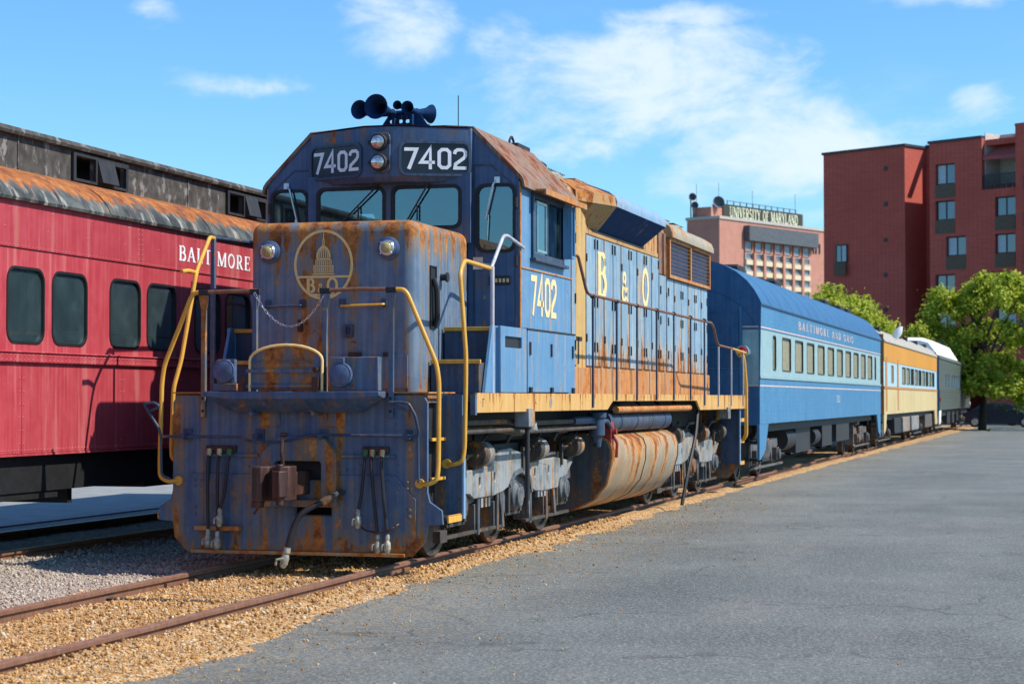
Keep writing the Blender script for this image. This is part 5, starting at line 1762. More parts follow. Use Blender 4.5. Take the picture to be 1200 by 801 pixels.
def rivet_row(mb, x, pts, r=.011, h=.009):
    """low domes standing out of a wall that faces +x"""
    for y, z in pts:
        o = len(mb.v)
        mb.v.append((x + h, y, z))
        mb.v += [(x + h * .6, y + r * .6 * math.cos(k * math.pi / 3), z + r * .6 * math.sin(k * math.pi / 3)) for k in range(6)]
        mb.v += [(x, y + r * math.cos(k * math.pi / 3), z + r * math.sin(k * math.pi / 3)) for k in range(6)]
        for k in range(6):
            j = (k + 1) % 6
            mb.f.append((o, o + 1 + k, o + 1 + j))
            mb.f.append((o + 1 + k, o + 7 + k, o + 7 + j, o + 1 + j))


def coach_truck(T, xc, yc, mat):
    for y in (yc - 1.35, yc + 1.35):
        m = MB()
        for s in (-1, 1):
            m.lathe((xc + s * .69, y, .46), (xc + s * .83, y, .46), [(0, .49), (.2, .465), (1, .455), (1, .38), (.8, .36), (.8, .15), (1, 0)], 28, caps=False)
        m.cyl((xc - .7, y, .46), (xc + .7, y, .46), .08)
        T.part('wheelset', m, M['steel'])
    for s in (1, -1):
        X = lambda a: xc + s * a
        pr = [(-2.0, .62), (-1.9, .78), (-1.0, .80), (-.6, .58), (.6, .58), (1.0, .80), (1.9, .78), (2.0, .62), (1.62, .55), (1.55, .30), (1.15, .30), (1.05, .52), (.7, .38), (-.7, .38), (-1.05, .52), (-1.15, .30), (-1.55, .30), (-1.62, .55)]
        m = MB().prism([(yc + a, b) for a, b in pr], 'x', X(1.02), X(1.14))
        fr = T.part('truck_side_frame', m, mat, bev=.01)
        for y in (yc - 1.35, yc + 1.35):
            m = MB().box(min(X(1.08), X(1.24)), max(X(1.08), X(1.24)), y - .15, y + .15, .34, .60).cyl((X(1.2), y, .46), (X(1.29), y, .46), .11)
            T.part('journal_box', m, mat, fr, bev=.008)
        m = MB()
        for dy in (-.3, 0, .3):
            m.lathe((X(1.14), yc + dy, .42), (X(1.14), yc + dy, .80), [(k / 8, .085 if k % 2 else .07) for k in range(9)], 12)
        T.part('spring_nest', m, mat, fr)
        m = MB().box(min(X(1.0), X(1.2)), max(X(1.0), X(1.2)), yc - 2.25, yc - 2.1, .3, .85).box(min(X(1.16), X(1.22)), max(X(1.16), X(1.22)), yc - 2.2, yc + 2.2, .24, .28)
        m.cyl((X(1.15), yc - 1.9, .95), (X(1.15), yc - 1.3, .95), .13)
        T.part('brake_rigging', m, mat, fr)


def coach_window(T, x, y0, y1, z0, z1, r, frame, pane, parent, proud=.008, depth=.03):
    m = MB().plate(rrect(y0 - .02, y1 + .02, z0 - .02, z1 + .02, r + .02), [rrect(y0 + .006, y1 - .006, z0 + .006, z1 - .006, max(.01, r - .006))], 'x', x + proud, x - depth)
    wn = T.part('window', m, frame, parent)
    m = MB().plate(rrect(y0, y1, z0, z1, r), [], 'x', x - depth + .01, x - depth + .006)
    T.part('pane', m, pane, wn)
    return wn


# --- the red coach on the left-hand track
class NearCoach(Thing):
    """sheet sizes were first taken for a wall at x = -2.95; the coach really stands 0.45 m closer and is 4.5 % smaller"""
    def part(s, name, mb, *a, **k):
        mb.v = [(v[0] + .45, v[1] * .955, 1.6 + (v[2] - 1.6) * .955) for v in mb.v]
        return super().part(name, mb, *a, **k)


XR = -2.95
xc = -4.43
RC = NearCoach('passenger_coach', (xc + .45, 9.0, .07), 'dark red riveted coach with rusty clerestory roof on the left track', 'coach', 'passenger coaches')
Y0, Y1 = 9.0, 34.0
wins = []
for k in range(-3, 8):
    a = 17.38 + 2.165 * k
    wins += [(a, a + .71), (a + .90, a + 1.62)]
m = MB().plate([(Y0, 2.02), (Y1, 2.02), (Y1, 3.08), (Y0, 3.08)], [rrect(a, b, 2.16, 2.885, .125) for a, b in wins], 'x', XR, XR - .05)
wall = RC.part('window_wall', m, M['cred'])
for a, b in wins:
    wn = coach_window(RC, XR, a, b, 2.16, 2.885, .125, M['black'], M['coachglass'], wall)
jo = [Y0 + .01, 10.6, 15.42, 20.25, 25.07, 29.9, Y1 - .01]
for a, b in zip(jo, jo[1:]):
    m = MB().box(XR - .04, XR + .014, a, b - .008, 3.085, 3.56)
    RC.part('letter_panel', m, M['cred'], bev=.003)
lo = np.arange(Y0, Y1 - .1, 2.165)
for a in lo:
    m = MB().box(XR - .04, XR + .008, a, min(a + 2.157, Y1), 1.055, 1.95)
    RC.part('side_panel', m, M['cred'], bev=.002)
m = MB().box(XR - .04, XR + .045, Y0, Y1, 1.955, 2.05).box(XR - .04, XR + .06, Y0, Y1, 2.05, 2.065)
RC.part('belt_rail', m, M['cred'], bev=.006)
m = MB().box(XR - .04, XR + .02, Y0, Y1, 1.03, 1.052)
RC.part('side_sill', m, M['cred'])
m = MB()
yr = lambda st: np.arange(15.0, 25.5, st)
rivet_row(m, XR + .014, [(y, 3.105) for y in yr(.075)])
rivet_row(m, XR + .045, [(y, 2.025) for y in yr(.085)] + [(y, 1.975) for y in yr(.085)], .012, .010)
rivet_row(m, XR + .008, [(y, 1.085) for y in yr(.065)])
for jx in (15.42, 20.25, 25.07):
    rivet_row(m, XR + .014, [(jx + d, z) for z in np.arange(3.14, 3.54, .055) for d in (-.045, .035)])
for jx in lo[(lo > 14.5) & (lo < 25.6)]:
    rivet_row(m, XR + .008, [(jx + d, z) for z in np.arange(1.15, 1.92, .13) for d in (-.04, .035)])
for y in np.arange(15.6, 25, .85):
    rivet_row(m, XR + .014, [(y, 3.28), (y + .1, 3.47)], .012)
RC.part('rivets', m, M['cred'], stuff=True)
m = MB()
lettering(m, 'BALTIMORE', SERIF, lambda x, z, d: (XR + .015 + d, 21.22 + x, 3.205 + z), .175, 1.60, .10)
RC.part('lettering', m, M['white'], label='white serif letters BALTIMORE')
# roof: lower curved flank, clerestory wall with ventilator openings, cap
fl = [(XR + .06, 3.545), (XR + .07, 3.575), (XR + .03, 3.66), (XR - .07, 3.78), (XR - .22, 3.885), (XR - .42, 3.955), (XR - .62, 3.985)]
full = fl + [(2 * xc - x, z) for x, z in reversed(fl)]
m = MB().prism(full, 'y', Y0, Y1)
rf = RC.part('roof_flank', m, M['roofpatina'])
m = MB()
for y in np.arange(Y0, Y1, 2.6):
    m.loft([[(x + .004, yy, z + .010) for x, z in fl] for yy in (y, y + .035)], False, False)
RC.part('roof_seam', m, M['roofpatina'], rf)
XCW = XR - .52
vents = [19.72 - 4.15 * 2, 19.72 - 4.15, 19.72, 19.72 + 4.15, 19.72 + 8.3, 19.72 + 12.4]
m = MB().plate([(Y0, 3.95), (Y1, 3.95), (Y1, 4.34), (Y0, 4.34)], [[(v, 4.02), (v + .46, 4.02), (v + .46, 4.27), (v, 4.27)] for v in vents] + [[(v + .92, 4.02), (v + 1.2, 4.02), (v + 1.2, 4.25), (v + .92, 4.25)] for v in vents], 'x', XCW, XCW - .04)
cw = RC.part('clerestory_wall', m, M['clerestory'])
for v in vents:
    m = MB().plate([(v - .06, 3.99), (v + 1.26, 3.99), (v + 1.26, 4.30), (v - .06, 4.30)], [[(v, 4.02), (v + .46, 4.02), (v + .46, 4.27), (v, 4.27)], [(v + .92, 4.02), (v + 1.2, 4.02), (v + 1.2, 4.25), (v + .92, 4.25)]], 'x', XCW + .035, XCW + .002)
    vn = RC.part('ventilator', m, M['grime'], cw)
    m = MB().add([(XCW + .036, v + .5, 4.02), (XCW + .10, v + .5, 4.02), (XCW + .036, v + .5, 4.28), (XCW + .036, v + .9, 4.02), (XCW + .10, v + .9, 4.02), (XCW + .036, v + .9, 4.28)], [(0, 1, 2), (3, 5, 4), (1, 4, 5, 2), (0, 3, 4, 1)])
    m.box(XCW - .3, XCW - .27, v - .1, v + 1.3, 3.99, 4.3)
    RC.part('ventilator_flap', m, M['grime'], vn)
for y in np.arange(Y0 + 1.2, Y1, 2.075):
    m = MB().box(XCW, XCW + .010, y, y + .03, 3.99, 4.33)
    RC.part('wall_batten', m, M['clerestory'], cw)
cap = [(XCW + .06, 4.33), (XCW + .075, 4.36), (XCW + .04, 4.41), (XCW - .3, 4.50), (xc, 4.54)]
m = MB().prism(cap + [(2 * xc - x, z) for x, z in reversed(cap[:-1])], 'y', Y0, Y1)
RC.part('clerestory_roof', m, M['clerestory'], rf)
# body behind the windows, far side, ends, floor
m = MB().plate([(Y0, 1.03), (Y1, 1.03), (Y1, 3.58), (Y0, 3.58)], [rrect(a, b, 2.16, 2.885, .125) for a, b in wins], 'x', 2 * xc - XR, 2 * xc - XR + .05)
RC.part('far_wall', m, M['cred'])
for y in (Y0, Y1 - .05):
    m = MB().box(2 * xc - XR + .004, XR - .055, y - .004, y + .054, 1.03, 3.94)
    RC.part('end_wall', m, M['cred'])
m = MB().box(2 * xc - XR + .05, XR - .06, Y0 + .06, Y1 - .06, 1.06, 1.14)
RC.part('floor', m, M['coachinside'])
m = MB().box(2 * xc - XR + .1, XR - .1, 21.3, 21.36, 1.2, 3.4)
RC.part('partition', m, M['coachinside'])
m = MB()
for a, b in wins[::2]:
    m.box(xc + .1, XR - .3, a + .1, a + .55, 1.5, 1.65).box(xc + .1, XR - .3, a + .55, a + .7, 1.5, 2.45)
RC.part('seats', m, M['coachinside'], stuff=True)
m = MB().box(xc - .4, xc + .4, Y0 + .2, Y1 - .2, .72, 1.04).box(xc - 1.35, XR - .08, 14.5, 22.0, .66, 1.04).box(xc - 1.2, XR - .05, 23.2, 28.0, .60, 1.04)
m.box(xc + .5, XR - .1, 16.2, 18.6, .585, .67).box(xc + .4, XR - .2, 19.0, 19.1, .50, .70).box(xc + .6, XR - .1, 20.6, 22.0, .60, .67).box(xc - 1.3, XR - .1, 10.0, 14.5, .70, 1.04)
RC.part('underfloor_boxes', m, M['black'])
coach_truck(RC, xc, 12.0, M['grime'])
coach_truck(RC, xc, 31.0, M['grime'])


def pxy(u, x):
    return float(on_plane(u, 430, (x, 0, 0), (1, 0, 0))[1])


# --- blue coach
XS = 1.46
BY0, BY1 = 36.95, 61.45
BC = Thing('passenger_coach', (0, BY0, 0), 'two-tone blue coach with arched blue roof behind the locomotive', 'coach', 'passenger coaches')
uw = [(916.7, 927.5), (931.5, 942), (945.6, 955), (958.3, 967), (970, 978), (981, 988.7), (991, 997.8), (1000, 1006.8), (1009, 1014.8), (1017, 1023)]
bw_ = [(pxy(a, XS), pxy(b, XS)) for a, b in uw]
p0 = bw_[0][0]
pit = (bw_[-1][0] - bw_[0][0]) / (len(bw_) - 1)
bw_ = [(p0 + pit * k, p0 + pit * k + 1.28) for k in range(10)]
sm = [(pxy(905.8, XS), pxy(905.8, XS) + .42), (bw_[-1][1] + .75, bw_[-1][1] + 1.15)]
SK = 1.12
m = MB().plate([(BY0 + .005, 2.03), (BY1, 2.03), (BY1, 2.90), (BY0 + .005, 2.90)], [rrect(a, b, 2.16, 2.81, .06) for a, b in bw_ + sm], 'x', XS, XS - .05)
wall = BC.part('window_band', m, M['cgrey'])
for a, b in bw_ + sm:
    coach_window(BC, XS, a, b, 2.16, 2.81, .06, M['wframe'], M['blindglass'], wall, .006, .04)
edges = [BY0 + .005, 39.6, 43.6, 47.6, 51.6, 55.6, 59.4, BY1]
for a, b in zip(edges, edges[1:]):
    m = MB().box(XS - .04, XS + .010, a, b - .012, 2.905, 3.36)
    BC.part('letter_panel', m, M['cblue'])
    m = MB().box(XS - .04, XS + .012, a, b - .012, SK, 1.965)
    BC.part('side_panel', m, M['cblue'])
m = MB().box(XS - .04, XS + .035, BY0 + .005, BY1, 1.97, 2.025)
BC.part('belt_rail', m, M['cgrey'], bev=.008)
m = MB().box(XS + .013, XS + .017, BY0 + .005, BY1, 1.825, 1.85).box(XS + .011, XS + .015, BY0 + .005, BY1, 2.925, 2.95)
BC.part('stripe', m, M['cpink'])
m = MB()
for y in np.arange(BY0 + .25, 50, .62):
    rivet_row(m, XS + .012, [(y + d, z) for z in np.arange(1.2, 1.8, .09) for d in (0, .1)], .014, .010)
    rivet_row(m, XS + .010, [(y + d, z) for z in np.arange(2.99, 3.33, .08) for d in (0, .1)], .014, .010)
BC.part('rivets', m, M['cblue'], stuff=True)
m = MB()
lettering(m, 'BALTIMORE AND OHIO', SERIF, lambda x, z, d: (XS + .012 + d, pxy(935, XS) + x, 3.06 + z), .17, 3.6, .30, .9)
BC.part('lettering', m, M['cpink'], label='pale serif letters BALTIMORE AND OHIO')
m = MB()
y75 = pxy(980, XS)
lettering(m, '2', BLOCK, lambda x, z, d: (XS + .013 + d, y75 + x, 1.50 + z), .17, 1.9)
lettering(m, '0', BLOCK, lambda x, z, d: (XS + .013 + d, y75 + .35 + x, 1.50 + z), .17, 1.9)
BC.part('coach_number', m, M['cpink'])
ar = [(1.50, 3.345), (1.51, 3.37), (1.47, 3.46), (1.38, 3.62), (1.24, 3.80), (1.04, 3.97), (.78, 4.11), (.45, 4.21), (0, 4.25)]
aro = ar + [(-x, z) for x, z in reversed(ar[:-1])]
m = MB().prism(aro, 'y', BY0 + .02, BY1 - .02)
rf = BC.part('roof', m, M['cblueroof'])
for y in np.arange(BY0 + 1.2, BY1, 1.55):
    m = MB().loft([[(x * 1.003, yy, z + .006) for x, z in ar] for yy in (y, y + .04)], False, False)
    BC.part('roof_seam', m, M['cblueroof'], rf)
for y, c_ in ((39.3, .55), (44.5, .4), (54, .45), (57.5, .45), (59.6, .45)):
    m = MB().box(.30, .72, y, y + .8, 4.05, 4.27)
    BC.part('roof_ventilator', m, M['grime'], rf, bev=.05)
# end facing the locomotive
m = MB().plate(aro + [(-1.46, 3.33), (-1.46, 1.1), (1.46, 1.1), (1.46, 3.33)][0:0] + [(-1.46, 1.1), (1.46, 1.1)], [], 'y', BY0 - .0, BY0 + .05)
ew = BC.part('end_wall', m, M['cblueroof'])
m = MB().box(1.10, 1.14, BY0 - .02, BY0 - .001, 1.15, 3.32).box(-1.14, -1.10, BY0 - .02, BY0 - .001, 1.15, 3.32)
for z in (2.15, 2.55, 1.45):
    m.box(.45, 1.10, BY0 - .014, BY0 - .001, z, z + .018)
m.loft([[(x * .98, yy, z - .56) for x, z in ar] for yy in (BY0 - .012, BY0 - .001)], False, False)
BC.part('end_batten', m, M['cblue'], ew)
for x0, x1, z0, z1 in ((.45, 1.07, 2.58, 3.2), (.45, 1.07, 1.5, 2.12)):
    m = MB().box(x0, x1, BY0 - .010, BY0 - .001, z0, z1)
    BC.part('end_panel', m, M['cblueroof'], ew, bev=.003)
m = MB().box(-.42, .42, BY0 - .35, BY0 - .02, 1.15, 3.35)
BC.part('gangway_bellows', m, M['black'], bev=.02)
m = MB().box(1.15, 1.455, BY0 - .004, BY0 - .001, 1.85, 2.88)
BC.part('corner_band', m, M['cgrey'])
m = MB().box(1.15, 1.455, BY0 - .006, BY0 - .0045, 1.825, 1.85).box(1.15, 1.455, BY0 - .006, BY0 - .0045, 2.925, 2.95)
BC.part('corner_stripe', m, M['cpink'])
m = MB().cyl((1.17, BY0 - .16, 2.47), (1.17, BY0 - .06, 2.47), .12, n=20).box(1.12, 1.30, BY0 - .08, BY0 - .01, 2.42, 2.52)
lm = BC.part('marker_lamp', m, M['cgrey'])
m = MB().lathe((1.17, BY0 - .16, 2.47), (1.17, BY0 - .20, 2.47), [(0, .09), (.5, .08), (1, .01)], 20)
BC.part('lens', m, M['red'], lm)
m = MB().box(-1.46, -1.41, BY0 + .005, BY1, SK, 3.36)
BC.part('far_wall', m, M['cblue'])
m = MB().box(-1.455, 1.455, BY1 - .05, BY1 + .004, SK, 3.34)
BC.part('end_wall', m, M['cblueroof'])
for a, b in ((BY0 - .002, BY0 + 1.15), (BY1 - 1.15, BY1 + .002)):
    q = [(a, SK), (b, SK), (b - .4, .62), (a + .12, .45), (a, .45)] if a < 40 else [(a, SK), (b, SK), (b, .45), (b - .12, .45), (a + .4, .62)]
    m = MB().prism(q, 'x', XS - .04, XS + .006)
    BC.part('step_skirt', m, M['cblue'])
    m = MB().box(1.1, 1.5, a + .1, b - .1, .42, .46).box(1.1, 1.45, a + .1, b - .1, .74, .78)
    BC.part('vestibule_step', m, M['grime'])
m = MB().box(-1.3, 1.3, BY0 + .1, BY1 - .1, .95, 1.14).box(-1.1, 1.2, 44, 46.5, .4, .95).box(.5, 1.3, 48, 50, .45, .95).box(.4, 1.3, 51, 54, .5, .95).cyl((1.0, 42.5, .72), (1.0, 43.9, .72), .24)
m.cyl((1.1, 46.8, .7), (1.1, 47.8, .7), .2)
BC.part('underfloor_boxes', m, M['grime'])
coach_truck(BC, 0, 39.6, M['truck'])
coach_truck(BC, 0, 58.3, M['truck'])

# --- yellow coach
YY0, YY1 = 62.6, 88.0
YCo = Thing('passenger_coach', (0, YY0, 0), 'faded orange and cream coach with rusty grey roof between blue and silver coaches', 'coach', 'passenger coaches')
uw = [(1057, 1059), (1060.5, 1063.5), (1065, 1068), (1070, 1073), (1074.5, 1077.5), (1079, 1082), (1083.3, 1085.8), (1086.8, 1089), (1092, 1094)]
yw = [(pxy(a, XS), pxy(b, XS)) for a, b in uw]
yp = (yw[-1][0] - yw[0][0]) / 8
yw = [(yw[0][0] + yp * k, yw[0][0] + yp * k + 1.5) for k in range(9)]
dw_ = [(65.3, 66.2)]
m = MB().plate([(YY0, 1.98), (YY1, 1.98), (YY1, 2.92), (YY0, 2.92)], [rrect(a, b, 2.10, 2.66, .04) for a, b in yw + dw_], 'x', XS, XS - .05)
wall = YCo.part('window_band', m, M['cpale'])
for a, b in yw + dw_:
    coach_window(YCo, XS, a, b, 2.10, 2.66, .04, M['rustband'] if (a, b) in dw_ else M['wframe'], M['blindglass'] if int(a * 7) % 3 else M['paledark'], wall, .006, .04)
for a in np.arange(YY0, YY1 - .5, 3.17):
    m = MB().box(XS - .04, XS + .012, a, a + 3.16, 2.76, 3.40)
    YCo.part('letter_panel', m, M['corange'])
    m = MB().box(XS - .04, XS + .012, a, a + 3.16, 1.10, 1.90)
    YCo.part('side_panel', m, M['ccream'])
m = MB().box(XS - .04, XS + .03, YY0, YY1, 1.905, 1.975)
YCo.part('belt_rail', m, M['rustband'])
for y in (63.2, 67.6):
    m = MB().box(XS - .01, XS + .02, y, y + .5, 1.2, 2.9)
    YCo.part('door_post', m, M['rustband'])
m = MB().prism([(x, 3.36 + (z - 3.345) * .72) for x, z in aro], 'y', YY0 + .02, YY1 - .02)
rf = YCo.part('roof', m, M['roofgrey'])
m = MB().lathe((1.25, 69.0, 3.62), (1.5, 69.0, 4.05), [(0, .10), (.6, .14), (1, .05)], 14)
YCo.part('smoke_vent', m, M['whiteroof'], rf)
m = MB()
for y in (64, 72, 75, 80, 85):
    m.box(.9, 1.2, y, y + .5, 3.68, 3.86)
YCo.part('roof_vents', m, M['grime'], rf, stuff=True)
m = MB().box(-1.455, 1.455, YY0 - .004, YY0 + .05, 1.1, 3.6).box(-1.455, 1.455, YY1 - .05, YY1 + .004, 1.1, 3.6)
YCo.part('end_wall', m, M['rustband'])
m = MB().box(-1.46, -1.41, YY0, YY1, 1.1, 3.4)
YCo.part('far_wall', m, M['ccream'])
m = MB().prism([(YY0, 1.1), (YY0 + 1.0, 1.1), (YY0 + .6, .6), (YY0 + .1, .5), (YY0, .5)], 'x', XS - .04, XS + .006).prism([(YY1, 1.1), (YY1 - 1.6, 1.1), (YY1 - 1.2, .5), (YY1, .5)], 'x', XS - .04, XS + .006)
YCo.part('step_skirt', m, M['ccream'])
m = MB().box(-1.3, 1.3, YY0 + .1, YY1 - .1, .9, 1.1)
YCo.part('underframe', m, M['grime'])
for a, b, mt_ in ((67.5, 70, M['grime']), (71.0, 74.0, M['trucklight']), (75, 78.5, M['trucklight']), (82, 86, M['truck'])):
    m = MB().box(.4, 1.38, a, b, .42, .95)
    YCo.part('equipment_box', m, mt_, bev=.02)
coach_truck(YCo, 0, 65.4, M['truck'])
coach_truck(YCo, 0, 80.0, M['truck'])

# --- silver coach
SY0, SY1 = 89.6, 117.0
SC = Thing('passenger_coach', (0, SY0, 0), 'silver fluted coach with bright white raised roof at the end of the train', 'coach', 'passenger coaches')
sw = [(94 + 2.0 * k, 95.5 + 2.0 * k) for k in range(2)] + [(99 + 1.9 * k, 100.6 + 1.9 * k) for k in range(4)] + [(111.3, 112.6)]
m = MB().plate([(SY0, 2.0), (SY1, 2.0), (SY1, 3.36), (SY0, 3.36)], [rrect(a, b, 2.12, 2.75, .08) for a, b in sw], 'x', XS, XS - .05)
wall = SC.part('window_band', m, M['stainless'])
for a, b in sw:
    coach_window(SC, XS, a, b, 2.12, 2.75, .08, M['silver'], M['blindglass'] if a > 110 else M['paledark'], wall, .01, .04)
m = MB()
for k in range(11):
    z = 1.08 + .083 * k
    m.prism([(XS - .03, z), (XS + .012, z + .008), (XS + .034, z + .042), (XS + .012, z + .075), (XS - .03, z + .081)], 'y', SY0, SY1)
SC.part('fluted_side', m, M['stainless'], stuff=True)
m = MB().prism([(x, 3.36 + (z - 3.345) * .55) for x, z in aro], 'y', SY0, SY1)
rf = SC.part('roof', m, M['stainless'])
dome = [(1.36, 3.55), (1.34, 3.62), (.98, 4.22), (.6, 4.34), (0, 4.36)]
dome = dome + [(-x, z) for x, z in reversed(dome[:-1])]
m = MB().loft([[(x * s_, y, 3.5 + (z - 3.5) * t) for x, z in dome] for y, s_, t in ((SY0 + .6, .98, .80), (SY0 + 2.2, 1, 1), (106, 1, 1), (107.2, .98, .93))])
SC.part('raised_roof', m, M['whiteroof'], rf)
m = MB().box(.2, .9, 107.4, 109.2, 3.7, 4.15)
SC.part('roof_unit', m, M['stainless'], rf, bev=.03)
m = MB().box(-1.455, 1.455, SY0 - .004, SY0 + .05, 1.0, 3.5).box(-1.455, 1.455, SY1 - .05, SY1 + .004, 1.0, 3.5)
SC.part('end_wall', m, M['cblueroof'])
m = MB().box(-1.46, -1.41, SY0, SY1, 1.0, 3.4)
SC.part('far_wall', m, M['stainless'])
for y, dz in ((SY0 + .1, 1.55), (SY1 - .6, 1.3)):
    m = MB().cyl((XS, y + .1, dz), (XS + .06, y + .1, dz), .10)
    SC.part('side_lamp', m, M['red'] if y < 100 else M['whiteroof'])
m = MB().box(-1.3, 1.3, SY0 + .1, SY1 - .1, .8, 1.06).box(.3, 1.36, 97, 99.5, .4, .95).box(.3, 1.36, 101, 103, .4, .95).box(.3, 1.36, 105, 107, .45, .95)
SC.part('underframe', m, M['grime'])
m = MB().prism([(SY0, 1.06), (SY0 + 1.4, 1.06), (SY0 + .9, .5), (SY0, .45)], 'x', XS - .04, XS + .006)
SC.part('step_skirt', m, M['whiteroof'])
coach_truck(SC, 0, 93.0, M['truck'])
coach_truck(SC, 0, 113.3, M['truck'])
# ------------------------------------------------------------------ buildings behind the yard
def frame_of(origin, heading):
    """local frame of a facade: s to the right along the wall, t away from the viewer"""
    e1 = np.array([math.cos(heading), math.sin(heading), 0.0])
    e2 = np.array([-math.sin(heading), math.cos(heading), 0.0])
    return np.array(origin, float), e1, e2


class Local(MB):
    """authored in (s, t, z) of a facade frame"""
    def __init__(s, fr):
        super().__init__()
        s.fr = fr

    def done(s):
        o, e1, e2 = s.fr
        s.v = [tuple(o + e1 * v[0] + e2 * v[1] + np.array([0, 0, v[2]])) for v in s.v]
        return s


def face_st(fr, t, u, v):
    o, e1, e2 = fr
    p = on_plane(u, v, o + e2 * t, e2)
    return float(np.dot(p - o, e1)), float(p[2])


# dark red brick apartment block
ray0 = ray(965, 182)
A0_ = CAM + ray0 * (150.0 / ray0[1])
FR = frame_of((A0_[0], A0_[1], 0), math.atan2(-.524, .852))
AB = Thing('apartment_building', (A0_[0], A0_[1], GZ), 'dark red brick apartment block with balconies at right', 'building')
ztop = face_st(FR, 0, 965, 182)[1]
s1 = face_st(FR, 0, 1060, 171)[0]
T2 = 2.6
s2 = face_st(FR, T2, 1089, 170)[0]
T3 = -1.0
s3 = face_st(FR, T3, 1089, 167)[0]
s3b, z3 = face_st(FR, T3, 1149, 162)
s4 = face_st(FR, T3, 1191.5, 160)[0]
SEND = s4 + 16
m = Local(FR).box(0, s1, 0, 16, GZ, ztop).box(s1, s2 + .3, T2, 16, GZ, ztop + .1)
wall1 = AB.part('wall', m.done(), M['brick'])


def rects_on(t, boxes):
    out = []
    for u0, u1, v0, v1 in boxes:
        a, zt = face_st(FR, t, u0, v0)
        b, zb = face_st(FR, t, u1, v1)
        out.append((a, b, zb, zt))
    return out


win_px = [(1096, 1119, 193, 215), (1096, 1119, 236, 257), (1108.5, 1132, 277.5, 299), (1096, 1119, 322, 343), (1166, 1190, 231, 252), (1166, 1190, 274, 296)]
wr = rects_on(T3, win_px)
fl_h = abs(wr[0][2] - wr[1][2])
wr += [(wr[1][0], wr[1][1], wr[3][2] - fl_h * k, wr[3][3] - fl_h * k) for k in (1, 2)] + [(wr[4][0], wr[4][1], wr[5][2] - fl_h * k, wr[5][3] - fl_h * k) for k in (2, 3)]
bal = rects_on(T3, [(1150.5, 1190.5, 190, 219), (1150.5, 1190.5, 319, 345)])
bal.append((bal[1][0], bal[1][1], bal[1][2] - 2 * fl_h, bal[1][3] - 2 * fl_h))
bal[0] = (bal[0][0], bal[0][1], bal[0][2], z3 + .4)
# main street wall, one sheet with openings, balconies left open
holes = [[(a, z0), (b, z0), (b, z1), (a, z1)] for a, b, z0, z1 in wr] + [[(a, z0), (b, z0), (b, z1), (a, z1)] for a, b, z0, z1 in bal[1:]]
a, b, z0, z1 = bal[0]
outer = [(s3, GZ), (SEND, GZ), (SEND, z3 + .55), (b, z3 + .55), (b, z0), (a, z0), (a, z3), (s3, z3)]
m = Local(FR).plate(outer, holes, 'y', T3, T3 + .35)
mw_ = AB.part('wall', m.done(), M['brick'])
m = Local(FR).box(s3, s3 + .3, T3 + .36, 16, GZ, z3).box(s3, SEND, 15.7, 16, GZ, z3).box(s3, SEND, T3 + .4, 16, z3 - .5, z3 - .1)
AB.part('wall', m.done(), M['brick'])
m = Local(FR).box(-.1, s1 + .1, -.12, 16.1, ztop, ztop + .18).box(s3 - .1, a, T3 - .1, T3 + .5, z3, z3 + .18).box(b, SEND, T3 - .1, T3 + .5, z3 + .55, z3 + .73).box(s1, s3, T2 - .1, T2 + .4, ztop + .1, ztop + .28)
AB.part('parapet', m.done(), M['wframe'])
m = Local(FR).box(s3 + 1, SEND - 1, 4, 15, z3, z3 + .5).box(s3 + .5, s3 + 1.3, 2, 3, z3, z3 + .6)
AB.part('roof_plant', m.done(), M['darkpanel'])


def apt_window(a, b, z0, z1, t, par, panel=True):
    d = .18
    m = Local(FR).plate([(a, z0), (b, z0), (b, z1), (a, z1)], [[(a + .09, z0 + .09), (a + (b - a) * .47, z0 + .09), (a + (b - a) * .47, z1 - .09), (a + .09, z1 - .09)], [(a + (b - a) * .53, z0 + .09), (b - .09, z0 + .09), (b - .09, z1 - .09), (a + (b - a) * .53, z1 - .09)]], 'y', t + d, t + d + .08)
    w_ = AB.part('window', m.done(), M['wframe'], par)
    for k, (x0, x1) in enumerate(((a + .05, a + (b - a) * .5), (a + (b - a) * .5, b - .05))):
        m = Local(FR).box(x0, x1, t + d + .03, t + d + .05, z0 + .05, z1 - .05)
        AB.part('pane', m.done(), M['wpane'] if (int(a * 3) + k + int(z0)) % 3 else M['curtain'], w_)
    if panel:
        m = Local(FR).box(a, b, t - .03, t + .05, z0 - .95, z0 - .02)
        AB.part('spandrel_panel', m.done(), M['spandrel'], w_)
    return w_


for a, b, z0, z1 in wr:
    apt_window(a, b, z0, z1, T3, mw_)
